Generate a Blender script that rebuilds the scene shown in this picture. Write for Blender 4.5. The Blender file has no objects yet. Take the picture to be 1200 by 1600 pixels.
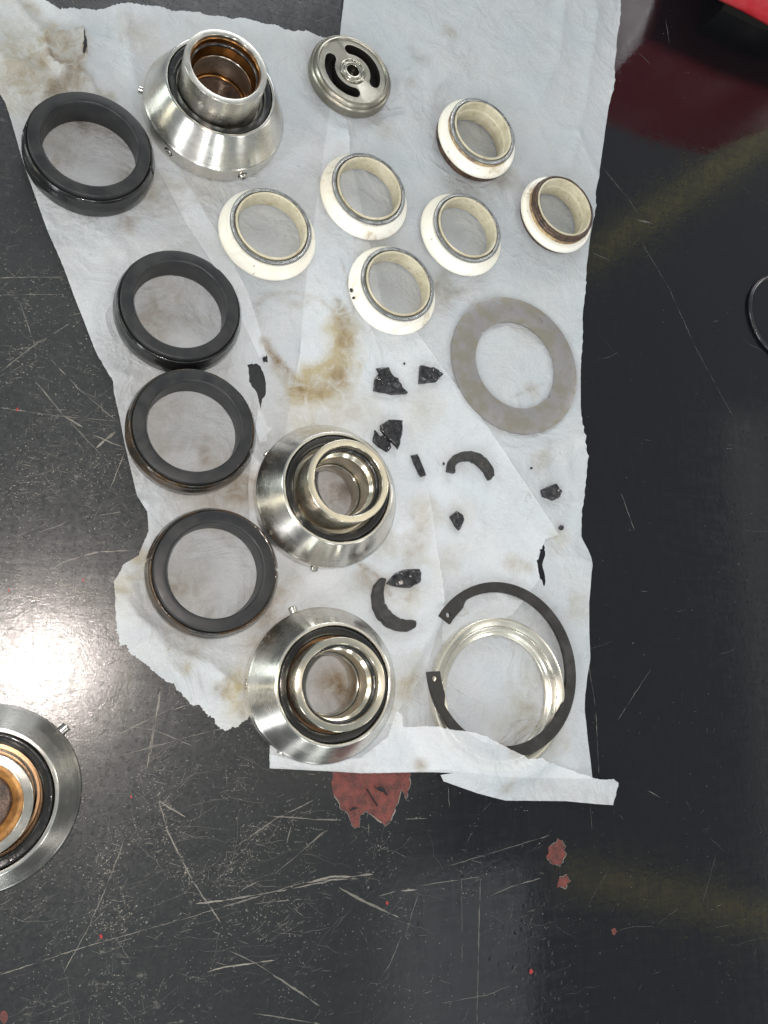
import bpy, bmesh, math, random
import numpy as np
from mathutils import Vector, Matrix, noise
from mathutils.geometry import delaunay_2d_cdt
random.seed(7); rng = np.random.default_rng(7)
PI = math.pi
sc = bpy.context.scene
MM = 0.001
# ------------------------------------------------------------------ camera
H = 0.310                      # height of the phone above the bench, metres
F, NX, NY = 1239.5, 86.9, 1070.5
d = np.array([NX-600, NY-800, F], float); d /= np.linalg.norm(d)
ex = np.array([1, 0, 0.]) - d[0]*d; ex /= np.linalg.norm(ex)
ey = np.cross(d, ex)
def P(px, py, z=0.0):
    """point of the photograph (1200x1600) on the level z (metres) above the bench"""
    v = np.array([px-600, py-800, F], float); s = v @ d
    k = (H - z)/s
    return Vector((v @ ex*k, -(v @ ey)*k, z))
camd = bpy.data.cameras.new('camera'); cam = bpy.data.objects.new('camera', camd)
sc.collection.objects.link(cam); sc.camera = cam
cx_ = Vector((ex[0], -ey[0], -d[0])); cd_ = Vector((ex[1], -ey[1], -d[1])); cf_ = Vector((ex[2], -ey[2], -d[2]))
m = Matrix(((cx_[0], -cd_[0], -cf_[0]), (cx_[1], -cd_[1], -cf_[1]), (cx_[2], -cd_[2], -cf_[2]))).to_4x4()
m.translation = Vector((0, 0, H)); cam.matrix_world = m
camd.sensor_fit = 'VERTICAL'; camd.sensor_height = 36; camd.lens = F/1600*36
camd.clip_start = 0.01; camd.clip_end = 60
# ------------------------------------------------------------------ light
w = bpy.data.worlds.new('World'); sc.world = w; w.use_nodes = True
wn = w.node_tree.nodes; bg = wn['Background']
bg.inputs[0].default_value = (0.86, 0.95, 1.0, 1); bg.inputs[1].default_value = 0.36
def area(name, loc, target, sx, sy, radiance, col=(1, 1, 1)):
    l = bpy.data.lights.new(name, 'AREA'); l.shape = 'RECTANGLE'; l.size = sx; l.size_y = sy
    l.energy = radiance*PI*sx*sy; l.color = col
    o = bpy.data.objects.new(name, l); sc.collection.objects.link(o)
    o.location = loc; o.rotation_euler = (Vector(target)-Vector(loc)).to_track_quat('-Z', 'Y').to_euler()
    return o
T0 = (0.1, 0.1, 0)
def refl(px, py, z):            # the ceiling point that the bench mirrors at this pixel
    p = P(px, py); k = (H+z)/H
    return Vector((p.x*k, p.y*k, z))
def panel(name, px0, py0, px1, py1, z, radiance, col, width=None):
    """an unseen light added overhead, where the bench or the steel mirrors it; long and narrow when width is given"""
    a, b = refl(px0, py0, z), refl(px1, py1, z); c = (a+b)/2; dv = b-a
    l = bpy.data.lights.new(name, 'AREA'); l.shape = 'RECTANGLE'
    if width: sx, sy, rz = dv.length, width, math.atan2(dv.y, dv.x)
    else: sx, sy, rz = abs(dv.x), abs(dv.y), 0.
    l.size = sx; l.size_y = sy; l.energy = radiance*PI*sx*sy; l.color = col
    o = bpy.data.objects.new(name, l); sc.collection.objects.link(o); o.location = c; o.rotation_euler = (0, 0, rz)
area('overhead_light', refl(300, -500, 3.0), T0, 2.4, 1.2, 7.0, (0.95, 0.98, 1.0))
area('overhead_light', refl(1750, 700, 3.0), T0, 1.2, 2.2, 5.0, (1.0, 0.97, 0.92))
panel('overhead_light', 440, 560, 830, 1190, 3.0, .85, (1.0, .90, .70))  # warm panel added overhead so the flat steel rims reflect gold
panel('overhead_light', 600, 1370, 838, 1800, 3.0, 1.0, (0.95, .97, 1.0))  # added panel, gives the bench its grey mirrored area at the bottom
panel('overhead_light', 1130, 640, 1330, 1900, 3.0, .40, (1.0, .98, .93))  # added dim panel, greys the bench along its right edge
panel('overhead_light', 1000, 395, 1190, 440, 3.0, .25, (1.0, .98, .93))
panel('yellow_girder_glow', 905, 415, 1290, 150, 2.4, .6, (1.0, .84, .16), .13)  # glowing strip added in place of a yellow girder mirrored in the bench
panel('yellow_girder_glow', 872, 1362, 1230, 1440, 2.4, .65, (1.0, .82, .20), .12)  # second added strip, again standing in for a yellow girder
area('added_side_light', (-3.0, 0.9, 1.2), T0, .8, 1.5, 8.0, (0.90, 1.0, 0.95))  # unseen side lights from here on, added for bright bands on the steel cones
area('added_side_light', (-3.1, -0.35, 1.0), T0, .5, 1.5, 5.0, (1.0, 0.93, 0.70))
area('added_side_light', (-2.2, -2.0, 1.1), T0, 0.45, 1.6, 18.0, (0.95, 0.97, 1.0))
area('added_side_light', (-.6, -3.0, 1.1), T0, 0.35, 1.6, 8.0, (0.95, 0.97, 1.0))
area('added_side_light', (0.6, -3.1, 1.3), T0, 0.5, 1.6, 10.0, (0.92, 1.0, 0.98))
area('added_side_light', (2.6, -2.2, 1.4), T0, .6, 1.4, 6.0, (1.0, 0.98, 0.95))
area('added_side_light', (1.2, 3.3, 1.6), T0, 1.6, 1.0, 5.0, (0.94, 0.97, 1.0))
area('added_side_light', (3.3, .8, 1.2), T0, .7, 1.3, 5.0, (1., 0.97, .9))
fl = bpy.data.lights.new('phone_flash', 'SPOT'); fl.energy = 2.8; fl.color = (1.0, 0.89, 0.82); fl.shadow_soft_size = 0.004
fl.spot_size = math.radians(150); fl.spot_blend = 1.0
flo = bpy.data.objects.new('phone_flash', fl); sc.collection.objects.link(flo)
flo.location = (-0.014, 0.010, H+0.002)
flo.rotation_euler = (Vector((0.12, 0.08, 0))-flo.location).to_track_quat('-Z', 'Y').to_euler()
sc.view_settings.view_transform = 'Standard'; sc.view_settings.look = 'None'
sc.view_settings.exposure = 0.0; sc.view_settings.gamma = 1.0
sc.cycles.max_bounces = 8
# ------------------------------------------------------------------ node helpers
class NT:
    def __init__(s, name):
        s.m = bpy.data.materials.new(name); s.m.use_nodes = True
        s.t = s.m.node_tree; s.b = s.t.nodes['Principled BSDF']; s.o = s.t.nodes['Material Output']
        s._tc = None
    def n(s, typ, **kw):
        nd = s.t.nodes.new(typ)
        for k, v in kw.items(): setattr(nd, k, v)
        return nd
    def l(s, a, b): s.t.links.new(a, b)
    def put(s, sock, v):
        if hasattr(v, 'is_output') or isinstance(v, bpy.types.NodeSocket): s.l(v, sock)
        else: sock.default_value = v
    def tc(s):
        if not s._tc: s._tc = s.n('ShaderNodeTexCoord')
        return s._tc.outputs['Object']
    def tcr(s):             # object coordinates shifted per object, so that alike pieces wear differently
        if not getattr(s, '_tcr', None):
            oi = s.n('ShaderNodeObjectInfo'); v = s.n('ShaderNodeVectorMath', operation='SCALE'); v.inputs[0].default_value = (1, 1.7, .6)
            s.l(s.math('MULTIPLY', oi.outputs['Random'], 3.), v.inputs['Scale'])
            ad = s.n('ShaderNodeVectorMath', operation='ADD'); s.l(s.tc(), ad.inputs[0]); s.l(v.outputs[0], ad.inputs[1]); s._tcr = ad.outputs[0]
        return s._tcr
    def noise(s, scale, detail=4, rough=.55, vec=None, dist=0):
        nd = s.n('ShaderNodeTexNoise'); nd.inputs['Scale'].default_value = scale; nd.inputs['Detail'].default_value = detail
        nd.inputs['Roughness'].default_value = rough; nd.inputs['Distortion'].default_value = dist
        s.l(vec if vec is not None else s.tcr(), nd.inputs['Vector']); return nd.outputs['Fac']
    def vor(s, scale, vec=None, feature='F1', rnd=1):
        nd = s.n('ShaderNodeTexVoronoi', feature=feature); nd.inputs['Scale'].default_value = scale; nd.inputs['Randomness'].default_value = rnd
        s.l(vec if vec is not None else s.tcr(), nd.inputs['Vector']); return nd
    def ramp(s, v, a, b, lo=0., hi=1.):
        nd = s.n('ShaderNodeMapRange'); nd.inputs[1].default_value = a; nd.inputs[2].default_value = b
        nd.inputs[3].default_value = lo; nd.inputs[4].default_value = hi; s.l(v, nd.inputs[0]); return nd.outputs[0]
    def math(s, op, a, b=0.):
        nd = s.n('ShaderNodeMath', operation=op); s.put(nd.inputs[0], a); s.put(nd.inputs[1], b); return nd.outputs[0]
    def mix(s, f, a, b, blend='MIX'):
        nd = s.n('ShaderNodeMix', data_type='RGBA', blend_type=blend); s.put(nd.inputs[0], f)
        for sock, v in ((nd.inputs[6], a), (nd.inputs[7], b)):
            s.put(sock, (*v, 1) if isinstance(v, tuple) and len(v) == 3 else v)
        return nd.outputs[2]
    def scaled(s, x, y, z):
        nd = s.n('ShaderNodeMapping'); nd.inputs['Scale'].default_value = (x, y, z); s.l(s.tc(), nd.inputs[0]); return nd.outputs[0]
    def attr(s, name):
        nd = s.n('ShaderNodeAttribute'); nd.attribute_name = name; return nd
    def bump(s, h, strength, dist, prev=None):
        nd = s.n('ShaderNodeBump'); nd.inputs['Strength'].default_value = strength; nd.inputs['Distance'].default_value = dist
        s.l(h, nd.inputs['Height'])
        if prev is not None: s.l(prev, nd.inputs['Normal'])
        return nd.outputs[0]
    def set(s, **kw):
        names = dict(col='Base Color', rough='Roughness', metal='Metallic', ior='IOR', spec='Specular IOR Level', aniso='Anisotropic',
                     arot='Anisotropic Rotation', normal='Normal', coat='Coat Weight', crough='Coat Roughness', alpha='Alpha', tang='Tangent', sss='Subsurface Weight')
        for k, v in kw.items():
            if isinstance(v, tuple) and len(v) == 3: v = (*v, 1)
            s.put(s.b.inputs[names[k]], v)
        return s
    def polar(s):           # (radius, 0, height) coordinates of a turned part
        sp = s.n('ShaderNodeSeparateXYZ'); s.l(s.tc(), sp.inputs[0])
        r = s.math('SQRT', s.math('ADD', s.math('MULTIPLY', sp.outputs[0], sp.outputs[0]), s.math('MULTIPLY', sp.outputs[1], sp.outputs[1])))
        cb = s.n('ShaderNodeCombineXYZ'); s.l(r, cb.inputs[0]); s.l(sp.outputs[2], cb.inputs[2]); return cb.outputs[0]

def steel(name, col=(0.74, 0.72, 0.67), rough=.22, aniso=.75, dirt=(0.16, 0.10, 0.05), dirt_amt=.25, groove=1.0):
    s = NT(name); pol = s.polar()
    g = s.noise(5200, 3, .6, pol); g2 = s.noise(1500, 2, .5, pol)
    sm = s.noise(70, 5, .6); sp = s.noise(420, 3, .6)
    dm = s.math('MULTIPLY', s.ramp(sm, .52, .75, 0, 1), s.ramp(sp, .4, .6, .3, 1))
    c = s.mix(s.ramp(g2, .35, .65, 0, .25), col, tuple(x*.72 for x in col))
    c = s.mix(s.math('MULTIPLY', dm, dirt_amt), c, dirt)
    sc_ = s.vor(500); spk = s.ramp(sc_.outputs['Distance'], .0, .14, 1, 0)
    c = s.mix(s.math('MULTIPLY', spk, s.ramp(s.noise(40, 2), .56, .62, 0, .8)), c, (0.05, 0.035, 0.02))
    rr = s.math('ADD', s.ramp(sm, .3, .7, rough*.65, rough*1.6), s.ramp(g, .3, .7, -.04, .04))
    tg = s.n('ShaderNodeTangent', direction_type='RADIAL', axis='Z')
    nb = s.bump(g, .35*groove, .00002); nb = s.bump(s.noise(60, 2), .03, .0004, nb)
    s.set(col=c, rough=rr, metal=1.0, aniso=aniso, arot=.25, normal=nb, tang=tg.outputs[0]); return s.m
def rubber(name, col=(.009, .009, .0095), rough=.17, brown=.0):
    s = NT(name); n1 = s.noise(90, 4); n2 = s.noise(900, 3, .6); n3 = s.noise(2600, 2, .5)
    wet = s.ramp(n1, .42, .6)
    c = s.mix(s.math('MULTIPLY', wet, brown), col, (.075, .042, .016))
    c = s.mix(s.math('MULTIPLY', s.ramp(n2, .66, .75), .25), c, (.06, .05, .04))
    r = s.math('ADD', s.ramp(wet, 0, 1, rough+.12, .10), s.ramp(n3, .3, .7, -.04, .06))
    h = s.math('ADD', s.math('MULTIPLY', n2, wet), s.math('MULTIPLY', n3, .1))
    s.set(col=c, rough=r, normal=s.bump(h, .32, .0004), coat=.35, crough=.06); return s.m
def plain(name, col, rough, metal=0., dark=None, scale=200, amt=.4, bump=.15, bd=.0002, lo=.45, hi=.65):
    s = NT(name); n = s.noise(scale, 5, .6); n2 = s.noise(scale*7, 3, .6)
    c = s.mix(s.math('MULTIPLY', s.ramp(n, lo, hi), amt), col, dark or tuple(x*.6 for x in col))
    s.set(col=c, rough=s.ramp(n, .3, .7, rough*.85, rough*1.2), metal=metal, normal=s.bump(n2, bump, bd)); return s.m

M = {}
M['steel'] = steel('turned_steel')
M['steel_dirty'] = steel('turned_steel_oily', (.70, .67, .60), .24, .7, dirt_amt=.4)
M['steel_gold'] = steel('pale_gold_steel', (.78, .72, .59), .20, .8, dirt_amt=.3)
M['ring_gold'] = steel('matte_gold_ring', (.80, .76, .66), .30, .5, dirt_amt=.35)
M['bore'] = steel('bore_steel', (.50, .46, .40), .14, .5, (.10, .05, .02), .55)
M['bore_amber'] = steel('amber_oiled_bore', (.50, .26, .10), .16, .4, (.06, .025, .01), .8)
M['rust'] = plain('rusty_bore', (.45, .22, .06), .4, .3, (.10, .035, .012), 160, .9, .5, .0004)
M['screw'] = plain('screw_steel', (.62, .60, .56), .22, 1.0, (.2, .17, .13), 900, .5)
M['hole'] = plain('dark_recess', (.012, .011, .010), .4)
M['copper'] = steel('copper_cup', (.62, .40, .24), .24, .5, dirt_amt=.5)
M['rubber'] = rubber('oiled_black_rubber')
M['rubber_brown'] = rubber('brown_oiled_rubber', (.012, .011, .009), .15, .6)
M['face'] = None
s = NT('carbon_face'); n = s.noise(140, 4); n2 = s.noise(5000, 2, .6, s.polar())
s.set(col=s.mix(s.ramp(n, .4, .62), (.020, .021, .023), (.029, .030, .030)), rough=s.ramp(n, .35, .65, .34, .5), normal=s.bump(n2, .15, .00003), spec=.28); M['face'] = s.m
s = NT('white_ptfe'); n = s.noise(55, 5, .65, dist=.6); n2 = s.noise(300, 4, .7)
st = s.math('MULTIPLY', s.ramp(n, .54, .66), s.ramp(n2, .40, .60))
spk = s.math('MULTIPLY', s.ramp(s.noise(330, 3, .6), .68, .72), .8)
c = s.mix(s.ramp(s.noise(30, 2), .4, .65), (.84, .83, .76), (.82, .78, .66)); c = s.mix(s.math('MULTIPLY', st, .75), c, (.40, .28, .14)); c = s.mix(spk, c, (.10, .06, .03))
s.set(col=c, rough=.30, sss=.12, normal=s.bump(n2, .08, .0003)); s.b.inputs['Subsurface Radius'].default_value = (.002, .0017, .0012)
s.b.inputs['Subsurface Scale'].default_value = 1; M['white'] = s.m
s = NT('cream_lip'); n = s.noise(80, 5, .65, dist=.5); n2 = s.noise(420, 4, .7)
c = s.mix(s.ramp(n, .35, .65), (.58, .54, .41), (.42, .38, .26)); c = s.mix(s.math('MULTIPLY', s.ramp(n2, .56, .72), .7), c, (.20, .11, .045))
s.set(col=c, rough=.36, normal=s.bump(n2, .15, .0003)); M['cream'] = s.m
s = NT('dirty_neck'); n = s.noise(120, 5, .65, dist=.5); n2 = s.noise(600, 4, .7)
c = s.mix(s.ramp(n, .38, .62), (.50, .38, .20), (.17, .095, .045)); c = s.mix(s.math('MULTIPLY', s.ramp(n2, .55, .68), .8), c, (.06, .035, .02))
s.set(col=c, rough=.42, normal=s.bump(n2, .3, .0004)); M['neck'] = s.m
M['burnt'] = plain('burnt_brown_band', (.085, .050, .033), .30, .2, (.018, .011, .008), 260, .9, .5, .0004)
M['spring'] = plain('spring_wire', (.33, .34, .34), .32, .9, (.12, .12, .12), 300, .6, .05)
M['washer'] = plain('washer_steel', (.34, .325, .33), .42, .7, (.27, .25, .20), 130, .8, .5, .0002, .42, .6)
M['circlip'] = plain('blackened_clip', (.030, .028, .027), .30, .2, (.07, .065, .062), 130, .5, .15)
s = NT('carbon_shard'); n = s.noise(500, 4, .65); n2 = s.vor(350)
s.set(col=s.mix(s.ramp(n, .4, .65), (.010, .010, .012), (.034, .034, .038)), rough=s.ramp(s.noise(160, 3), .4, .6, .12, .42), normal=s.bump(n, .4, .0005, s.bump(n2.outputs['Distance'], .5, .0012))); M['shard'] = s.m
M['shard_matte'] = plain('carbon_arc', (.014, .014, .014), .40, 0., (.05, .046, .045), 400, .7, .6, .0006)
M['disc'] = steel('disc_steel', (.34, .32, .27), .32, .5, (.07, .06, .04), .6)
M['disc_face'] = steel('disc_lapped_face', (.42, .40, .34), .22, .3, (.16, .13, .09), .6, .2)
M['red'] = plain('red_plastic', (.52, .025, .035), .30, 0., (.62, .12, .13), 40, .5, .3, .0006)
M['cord'] = plain('black_cord_rubber', (.02, .02, .024), .2)
M['yellow'] = plain('yellow_girder_paint', (.62, .44, .05), .5, 0., (.40, .29, .04), 6, .6, .1)
M['chip'] = plain('red_primer', (.15, .030, .022), .40, 0., (.055, .014, .011), 260, .85, .6, .0008, .42, .6)
M['redspot'] = plain('bright_red_speck', (.34, .03, .03), .4)
# --- bench paint
s = NT('black_bench_paint')
sx = s.n('ShaderNodeSeparateXYZ'); s.l(s.tc(), sx.inputs[0])
wear = s.ramp(sx.outputs[0], .02, .16, 1, .0)          # the left part of the bench is more worn
n1 = s.noise(9, 4, .6); n2 = s.noise(240, 5, .7); n3 = s.noise(1500, 3, .6); st1 = s.noise(60, 5, .7, s.scaled(1, 5, 1), 1.0)
st2 = s.noise(60, 5, .7, s.scaled(5, 1, 1), 1.0)
haze = s.math('MULTIPLY', s.ramp(n1, .35, .65, .35, 1), wear)
c = s.mix(s.math('MULTIPLY', haze, .8), (.0075, .0080, .0100), (.030, .032, .031))
c = s.mix(s.math('MULTIPLY', s.math('MULTIPLY', s.ramp(n2, .60, .75), s.ramp(st1, .45, .6)), s.math('MULTIPLY', wear, .8)), c, (.19, .175, .15))
grit = s.ramp(s.vor(160).outputs['Distance'], .0, .09, 1, 0); grit = s.math('MULTIPLY', grit, s.ramp(s.noise(60, 2), .5, .6))
c = s.mix(s.math('MULTIPLY', grit, s.ramp(wear, 0, 1, .10, .5)), c, (.20, .19, .17))
r = s.math('ADD', s.ramp(wear, 0, 1, .09, .17), s.ramp(s.math('ADD', st1, st2), .85, 1.15, -.035, .07))
h = s.math('ADD', s.math('MULTIPLY', s.noise(420, 2, .5), .35), s.math('MULTIPLY', s.math('ADD', st1, n3), wear))
dents = s.ramp(s.vor(230).outputs['Distance'], 0, .25, -1, 0); h = s.math('ADD', h, s.math('MULTIPLY', dents, s.ramp(s.noise(28, 2), .5, .6, 0, .9)))
s.set(col=c, rough=r, normal=s.bump(h, .17, .0003), spec=.42, coat=s.ramp(wear, 0, 1, .0, 1.), crough=s.ramp(s.noise(700, 3, .7), .3, .7, .20, .46))
M['bench'] = s.m
s = NT('scratch_mark'); a = s.attr('tone')
c = s.mix(a.outputs['Fac'], (.05, .05, .048), (.27, .245, .21))
s.set(col=c, rough=.38, spec=.6, normal=s.bump(s.noise(1800, 3), .8, .0005)); M['scratch'] = s.m
# --- paper
s = NT('paper_towel'); at = s.attr('stain'); sp = s.n('ShaderNodeSeparateColor'); s.l(at.outputs['Color'], sp.inputs[0])
fib = s.noise(1300, 4, .7, s.scaled(1, 1.8, 1)); fib2 = s.noise(3200, 2, .6, s.scaled(1.8, 1, 1)); cl = s.noise(38, 5, .65); bl = s.noise(150, 5, .7, dist=.8)
c = s.mix(s.ramp(cl, .35, .65), (.78, .845, .90), (.87, .90, .925))
c = s.mix(s.ramp(fib, .3, .7, .35, 0), c, (.60, .63, .64))
brk = s.ramp(bl, .33, .62, .25, 1)
def stained(c, amt, col, f=1.0):
    return s.mix(s.math('MINIMUM', s.math('MULTIPLY', s.math('MULTIPLY', amt, brk), f), .92), c, col)
smr = s.math('MULTIPLY', s.ramp(s.noise(26, 6, .7, dist=.8), .46, .64), s.ramp(s.noise(420, 4, .7, s.scaled(1, 2.2, 1)), .35, .6)); c = s.mix(s.math('MULTIPLY', smr, .24), c, (.47, .44, .40))
c = stained(c, sp.outputs[1], (.60, .53, .33)); c = stained(c, sp.outputs[0], (.27, .17, .075), .8); c = stained(c, sp.outputs[2], (.24, .22, .205), .8)
sp1 = s.ramp(s.vor(210).outputs['Distance'], .0, .075, 1, 0); sp1 = s.math('MULTIPLY', sp1, s.ramp(s.noise(30, 3, .6), .56, .62, 0, .8))
c = s.mix(sp1, c, (.10, .07, .045))
bigs = s.math('MULTIPLY', s.ramp(s.noise(95, 6, .72, dist=1.2), .64, .72), s.ramp(s.noise(14, 3), .42, .6, 0, .6)); c = s.mix(bigs, c, (.36, .28, .17))
nb = s.bump(s.math('ADD', fib, fib2), .35, .00025); nb = s.bump(s.noise(120, 5, .6), .5, .0016, nb); crk = s.math('ABSOLUTE', s.math('SUBTRACT', s.noise(48, 4, .55, dist=.7), .5)); nb = s.bump(s.ramp(crk, 0, .12, 1, 0), .35, .0012, nb)
s.set(col=c, rough=.85, spec=.15, normal=nb)
tr = s.n('ShaderNodeBsdfTranslucent'); s.l(c, tr.inputs[0]); s.l(nb, tr.inputs['Normal'])
tp = s.n('ShaderNodeBsdfTransparent'); m1 = s.n('ShaderNodeMixShader'); m1.inputs[0].default_value = .10
s.l(s.b.outputs[0], m1.inputs[1]); s.l(tr.outputs[0], m1.inputs[2])
m2 = s.n('ShaderNodeMixShader'); s.l(s.ramp(fib, .3, .7, .26, .44), m2.inputs[0]); s.l(m1.outputs[0], m2.inputs[1]); s.l(tp.outputs[0], m2.inputs[2])
s.l(m2.outputs[0], s.o.inputs[0]); M['paper'] = s.m
# ------------------------------------------------------------------ object helpers
def link(name, me, mat=None, parent=None, loc=(0, 0, 0), rot=(0, 0, 0)):
    o = bpy.data.objects.new(name, me); sc.collection.objects.link(o)
    if mat is not None and me is not None and not me.materials: me.materials.append(mat)
    o.location = loc; o.rotation_euler = rot
    if parent: o.parent = parent
    return o
def tag(o, label=None, cat=None, group=None, kind=None):
    for k, v in (('label', label), ('category', cat), ('group', group), ('kind', kind)):
        if v: o[k] = v
    return o
def smooth(me, ang=38):
    bm = bmesh.new(); bm.from_mesh(me)
    for f in bm.faces: f.smooth = True
    for e in bm.edges:
        if len(e.link_faces) == 2 and e.calc_face_angle(0) > math.radians(ang): e.smooth = False
    bm.to_mesh(me); bm.free(); return me
def fillet(prof, r=.25, seg=3):
    """round the corners of a closed (r, z) profile; a point may carry its own radius"""
    out = []; n = len(prof)
    for i in range(n):
        p = Vector(prof[i][:2]); rr = prof[i][2] if len(prof[i]) > 2 else r
        a = Vector(prof[i-1][:2]) - p; b = Vector(prof[(i+1) % n][:2]) - p
        if rr <= 0 or a.length < 1e-6 or b.length < 1e-6: out.append(tuple(p)); continue
        k = min(rr, a.length*.45, b.length*.45); A = p+a.normalized()*k; B = p+b.normalized()*k
        for j in range(seg+1):
            t = j/seg; q = A*(1-t)**2 + p*2*t*(1-t) + B*t*t; out.append((q.x, q.y))
    return out
def lathe(name, prof, seg=128, r=.25, fseg=3, warp=None, ang=38):
    """closed profile in mm turned about Z; warp(angle, r, z) -> (r, z)"""
    pr = fillet(prof, r, fseg); n = len(pr); V = []; Fc = []
    for i in range(seg):
        a = 2*PI*i/seg; ca, sa = math.cos(a), math.sin(a)
        for (R, Z) in pr:
            if warp: R, Z = warp(a, R, Z)
            V.append((R*ca*MM, R*sa*MM, Z*MM))
    for i in range(seg):
        j = (i+1) % seg
        for k in range(n):
            l = (k+1) % n; Fc.append((i*n+k, j*n+k, j*n+l, i*n+l))
    me = bpy.data.meshes.new(name); me.from_pydata(V, [], Fc)
    bm = bmesh.new(); bm.from_mesh(me); bmesh.ops.recalc_face_normals(bm, faces=bm.faces); bm.to_mesh(me); bm.free()
    return smooth(me, ang)
def torus_mesh(name, R, r, seg=128, k=14, coil=0, amp=0.0):
    V = []; Fc = []
    for i in range(seg):
        a = 2*PI*i/seg
        for j in range(k):
            b = 2*PI*j/k
            rr = r*(1-amp*(.5-.5*math.cos(coil*a + b))) if coil else r
            q = R+rr*math.cos(b); V.append((q*math.cos(a)*MM, q*math.sin(a)*MM, rr*math.sin(b)*MM))
    for i in range(seg):
        for j in range(k):
            Fc.append((i*k+j, ((i+1) % seg)*k+j, ((i+1) % seg)*k+(j+1) % k, i*k+(j+1) % k))
    me = bpy.data.meshes.new(name); me.from_pydata(V, [], Fc)
    for p in me.polygons: p.use_smooth = True
    return me
def cut(o, cutters):
    """bake booleans of temporary cutter meshes into o"""
    for cm, mat in cutters:
        co = bpy.data.objects.new('tmp', cm); sc.collection.objects.link(co); co.matrix_world = mat
        if not cm.materials: cm.materials.append(M['hole'])
        md = o.modifiers.new('b', 'BOOLEAN'); md.operation = 'DIFFERENCE'; md.solver = 'EXACT'; md.object = co
        md.material_mode = 'TRANSFER'
        bpy.context.view_layer.update()
        dg = bpy.context.evaluated_depsgraph_get(); me = bpy.data.meshes.new_from_object(o.evaluated_get(dg))
        o.modifiers.clear(); o.data = me; bpy.data.objects.remove(co)
    smooth(o.data, 38)
def cyl_mesh(name, r, h, seg=24, socket=0):
    """solid cylinder along +X (mm), with an optional hex socket in its end"""
    bm = bmesh.new()
    rings = []
    c = r*.16
    for (x, rr, k) in ((0, r, 0), (h-c, r, 0), (h, r-c, 0)) + (((h, socket, 6), (h-.45*r, socket, 6)) if socket else ()):
        ring = []
        for i in range(seg):
            a = 2*PI*i/seg; q = rr
            if k: q = rr*math.cos(PI/6)/math.cos((a % (PI/3))-PI/6)
            ring.append(bm.verts.new((x*MM, q*math.cos(a)*MM, q*math.sin(a)*MM)))
        rings.append(ring)
    for A, B in zip(rings, rings[1:]):
        for i in range(seg): bm.faces.new((A[i], A[(i+1) % seg], B[(i+1) % seg], B[i]))
    bm.faces.new(rings[0][::-1]); bm.faces.new(rings[-1])
    bmesh.ops.recalc_face_normals(bm, faces=bm.faces)
    me = bpy.data.meshes.new(name); bm.to_mesh(me); bm.free(); return smooth(me, 30)
BZ = 0.0006            # things on the paper stand on this level
def root(name, x, y, z=BZ, rz=0.):
    o = bpy.data.objects.new(name, None); sc.collection.objects.link(o); o.location = (x, y, z); o.rotation_euler = (0, 0, rz)
    o.empty_display_size = .01; return o
Kp = H                 # fitted positions are in units of the camera height
foot = []              # (x, y, r): footprints where the paper is pressed flat
# ------------------------------------------------------------------ bench
def flat_poly(name, pts, z, mat, parent, hgt=.00012):
    bm = bmesh.new(); vs = [bm.verts.new((p.x, p.y, z+hgt)) for p in pts]; f = bm.faces.new(vs)
    if f.normal.z < 0: f.normal_flip()
    r_ = bmesh.ops.extrude_face_region(bm, geom=[f])
    for v in r_['geom']:
        if isinstance(v, bmesh.types.BMVert): v.co.z = z - .0003
    bmesh.ops.triangulate(bm, faces=bm.faces); bmesh.ops.recalc_face_normals(bm, faces=bm.faces)
    me = bpy.data.meshes.new(name); bm.to_mesh(me); bm.free(); return link(name, me, mat, parent)
bm = bmesh.new(); bmesh.ops.create_cube(bm, size=1)
for v in bm.verts: v.co = Vector((v.co.x*1.9+.25, v.co.y*1.7+.10, v.co.z*.03-.015))
bmesh.ops.bevel(bm, geom=bm.edges[:], offset=.003, segments=2, affect='EDGES')
me = bpy.data.meshes.new('bench_top'); bm.to_mesh(me); bm.free(); bench = link('bench_top', me, M['bench']); tag(bench, kind='structure')
SV, SF, STn = [], [], []
def ribbon(pts, wid, tone, z=.00006, jag=.35):
    """scratch: a low ridge-free ribbon following world points, tapering to both ends"""
    n = len(pts); b = len(SV); 
    for i, p in enumerate(pts):
        q = (pts[min(i+1, n-1)]-pts[max(i-1, 0)]); q.z = 0
        if q.length < 1e-9: q = Vector((1, 0, 0))
        nrm = Vector((-q.y, q.x, 0)).normalized(); t = i/(n-1)
        ww = wid*(min(1, 4*t+.15)*min(1, 4*(1-t)+.1))*(1+jag*random.uniform(-1, 1))*.5
        tz = random.uniform(-.3, .3)*ww
        SV.append((p+nrm*ww)+Vector((0, 0, z+max(tz, -z*.6)))); SV.append((p-nrm*ww)+Vector((0, 0, z+max(-tz, -z*.6)))); STn.extend([tone*(1+random.uniform(-.3, .3))]*2)
    for i in range(n-1): SF.append((b+2*i, b+2*i+1, b+2*i+3, b+2*i+2))
def scratch(pxs, wid, tone, step=6):
    out = []
    for (a, b) in zip(pxs, pxs[1:]):
        L = math.hypot(b[0]-a[0], b[1]-a[1]); k = max(1, int(L/step))
        for i in range(k):
            t = i/k; out.append(P(a[0]+(b[0]-a[0])*t+random.uniform(-.5, .5), a[1]+(b[1]-a[1])*t+random.uniform(-.5, .5)))
    out.append(P(*pxs[-1])); 
    i = 0
    while i < len(out)-2:       # broken into runs of uneven length and depth
        j = min(len(out), i+random.randint(4, 16)); k = random.random()
        if j-i > 2: ribbon(out[i:j], wid*MM*random.uniform(.55, 1.15), tone*random.uniform(.4, 1.))
        i = j-1 + (1 if k < .25 else 0)
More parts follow.
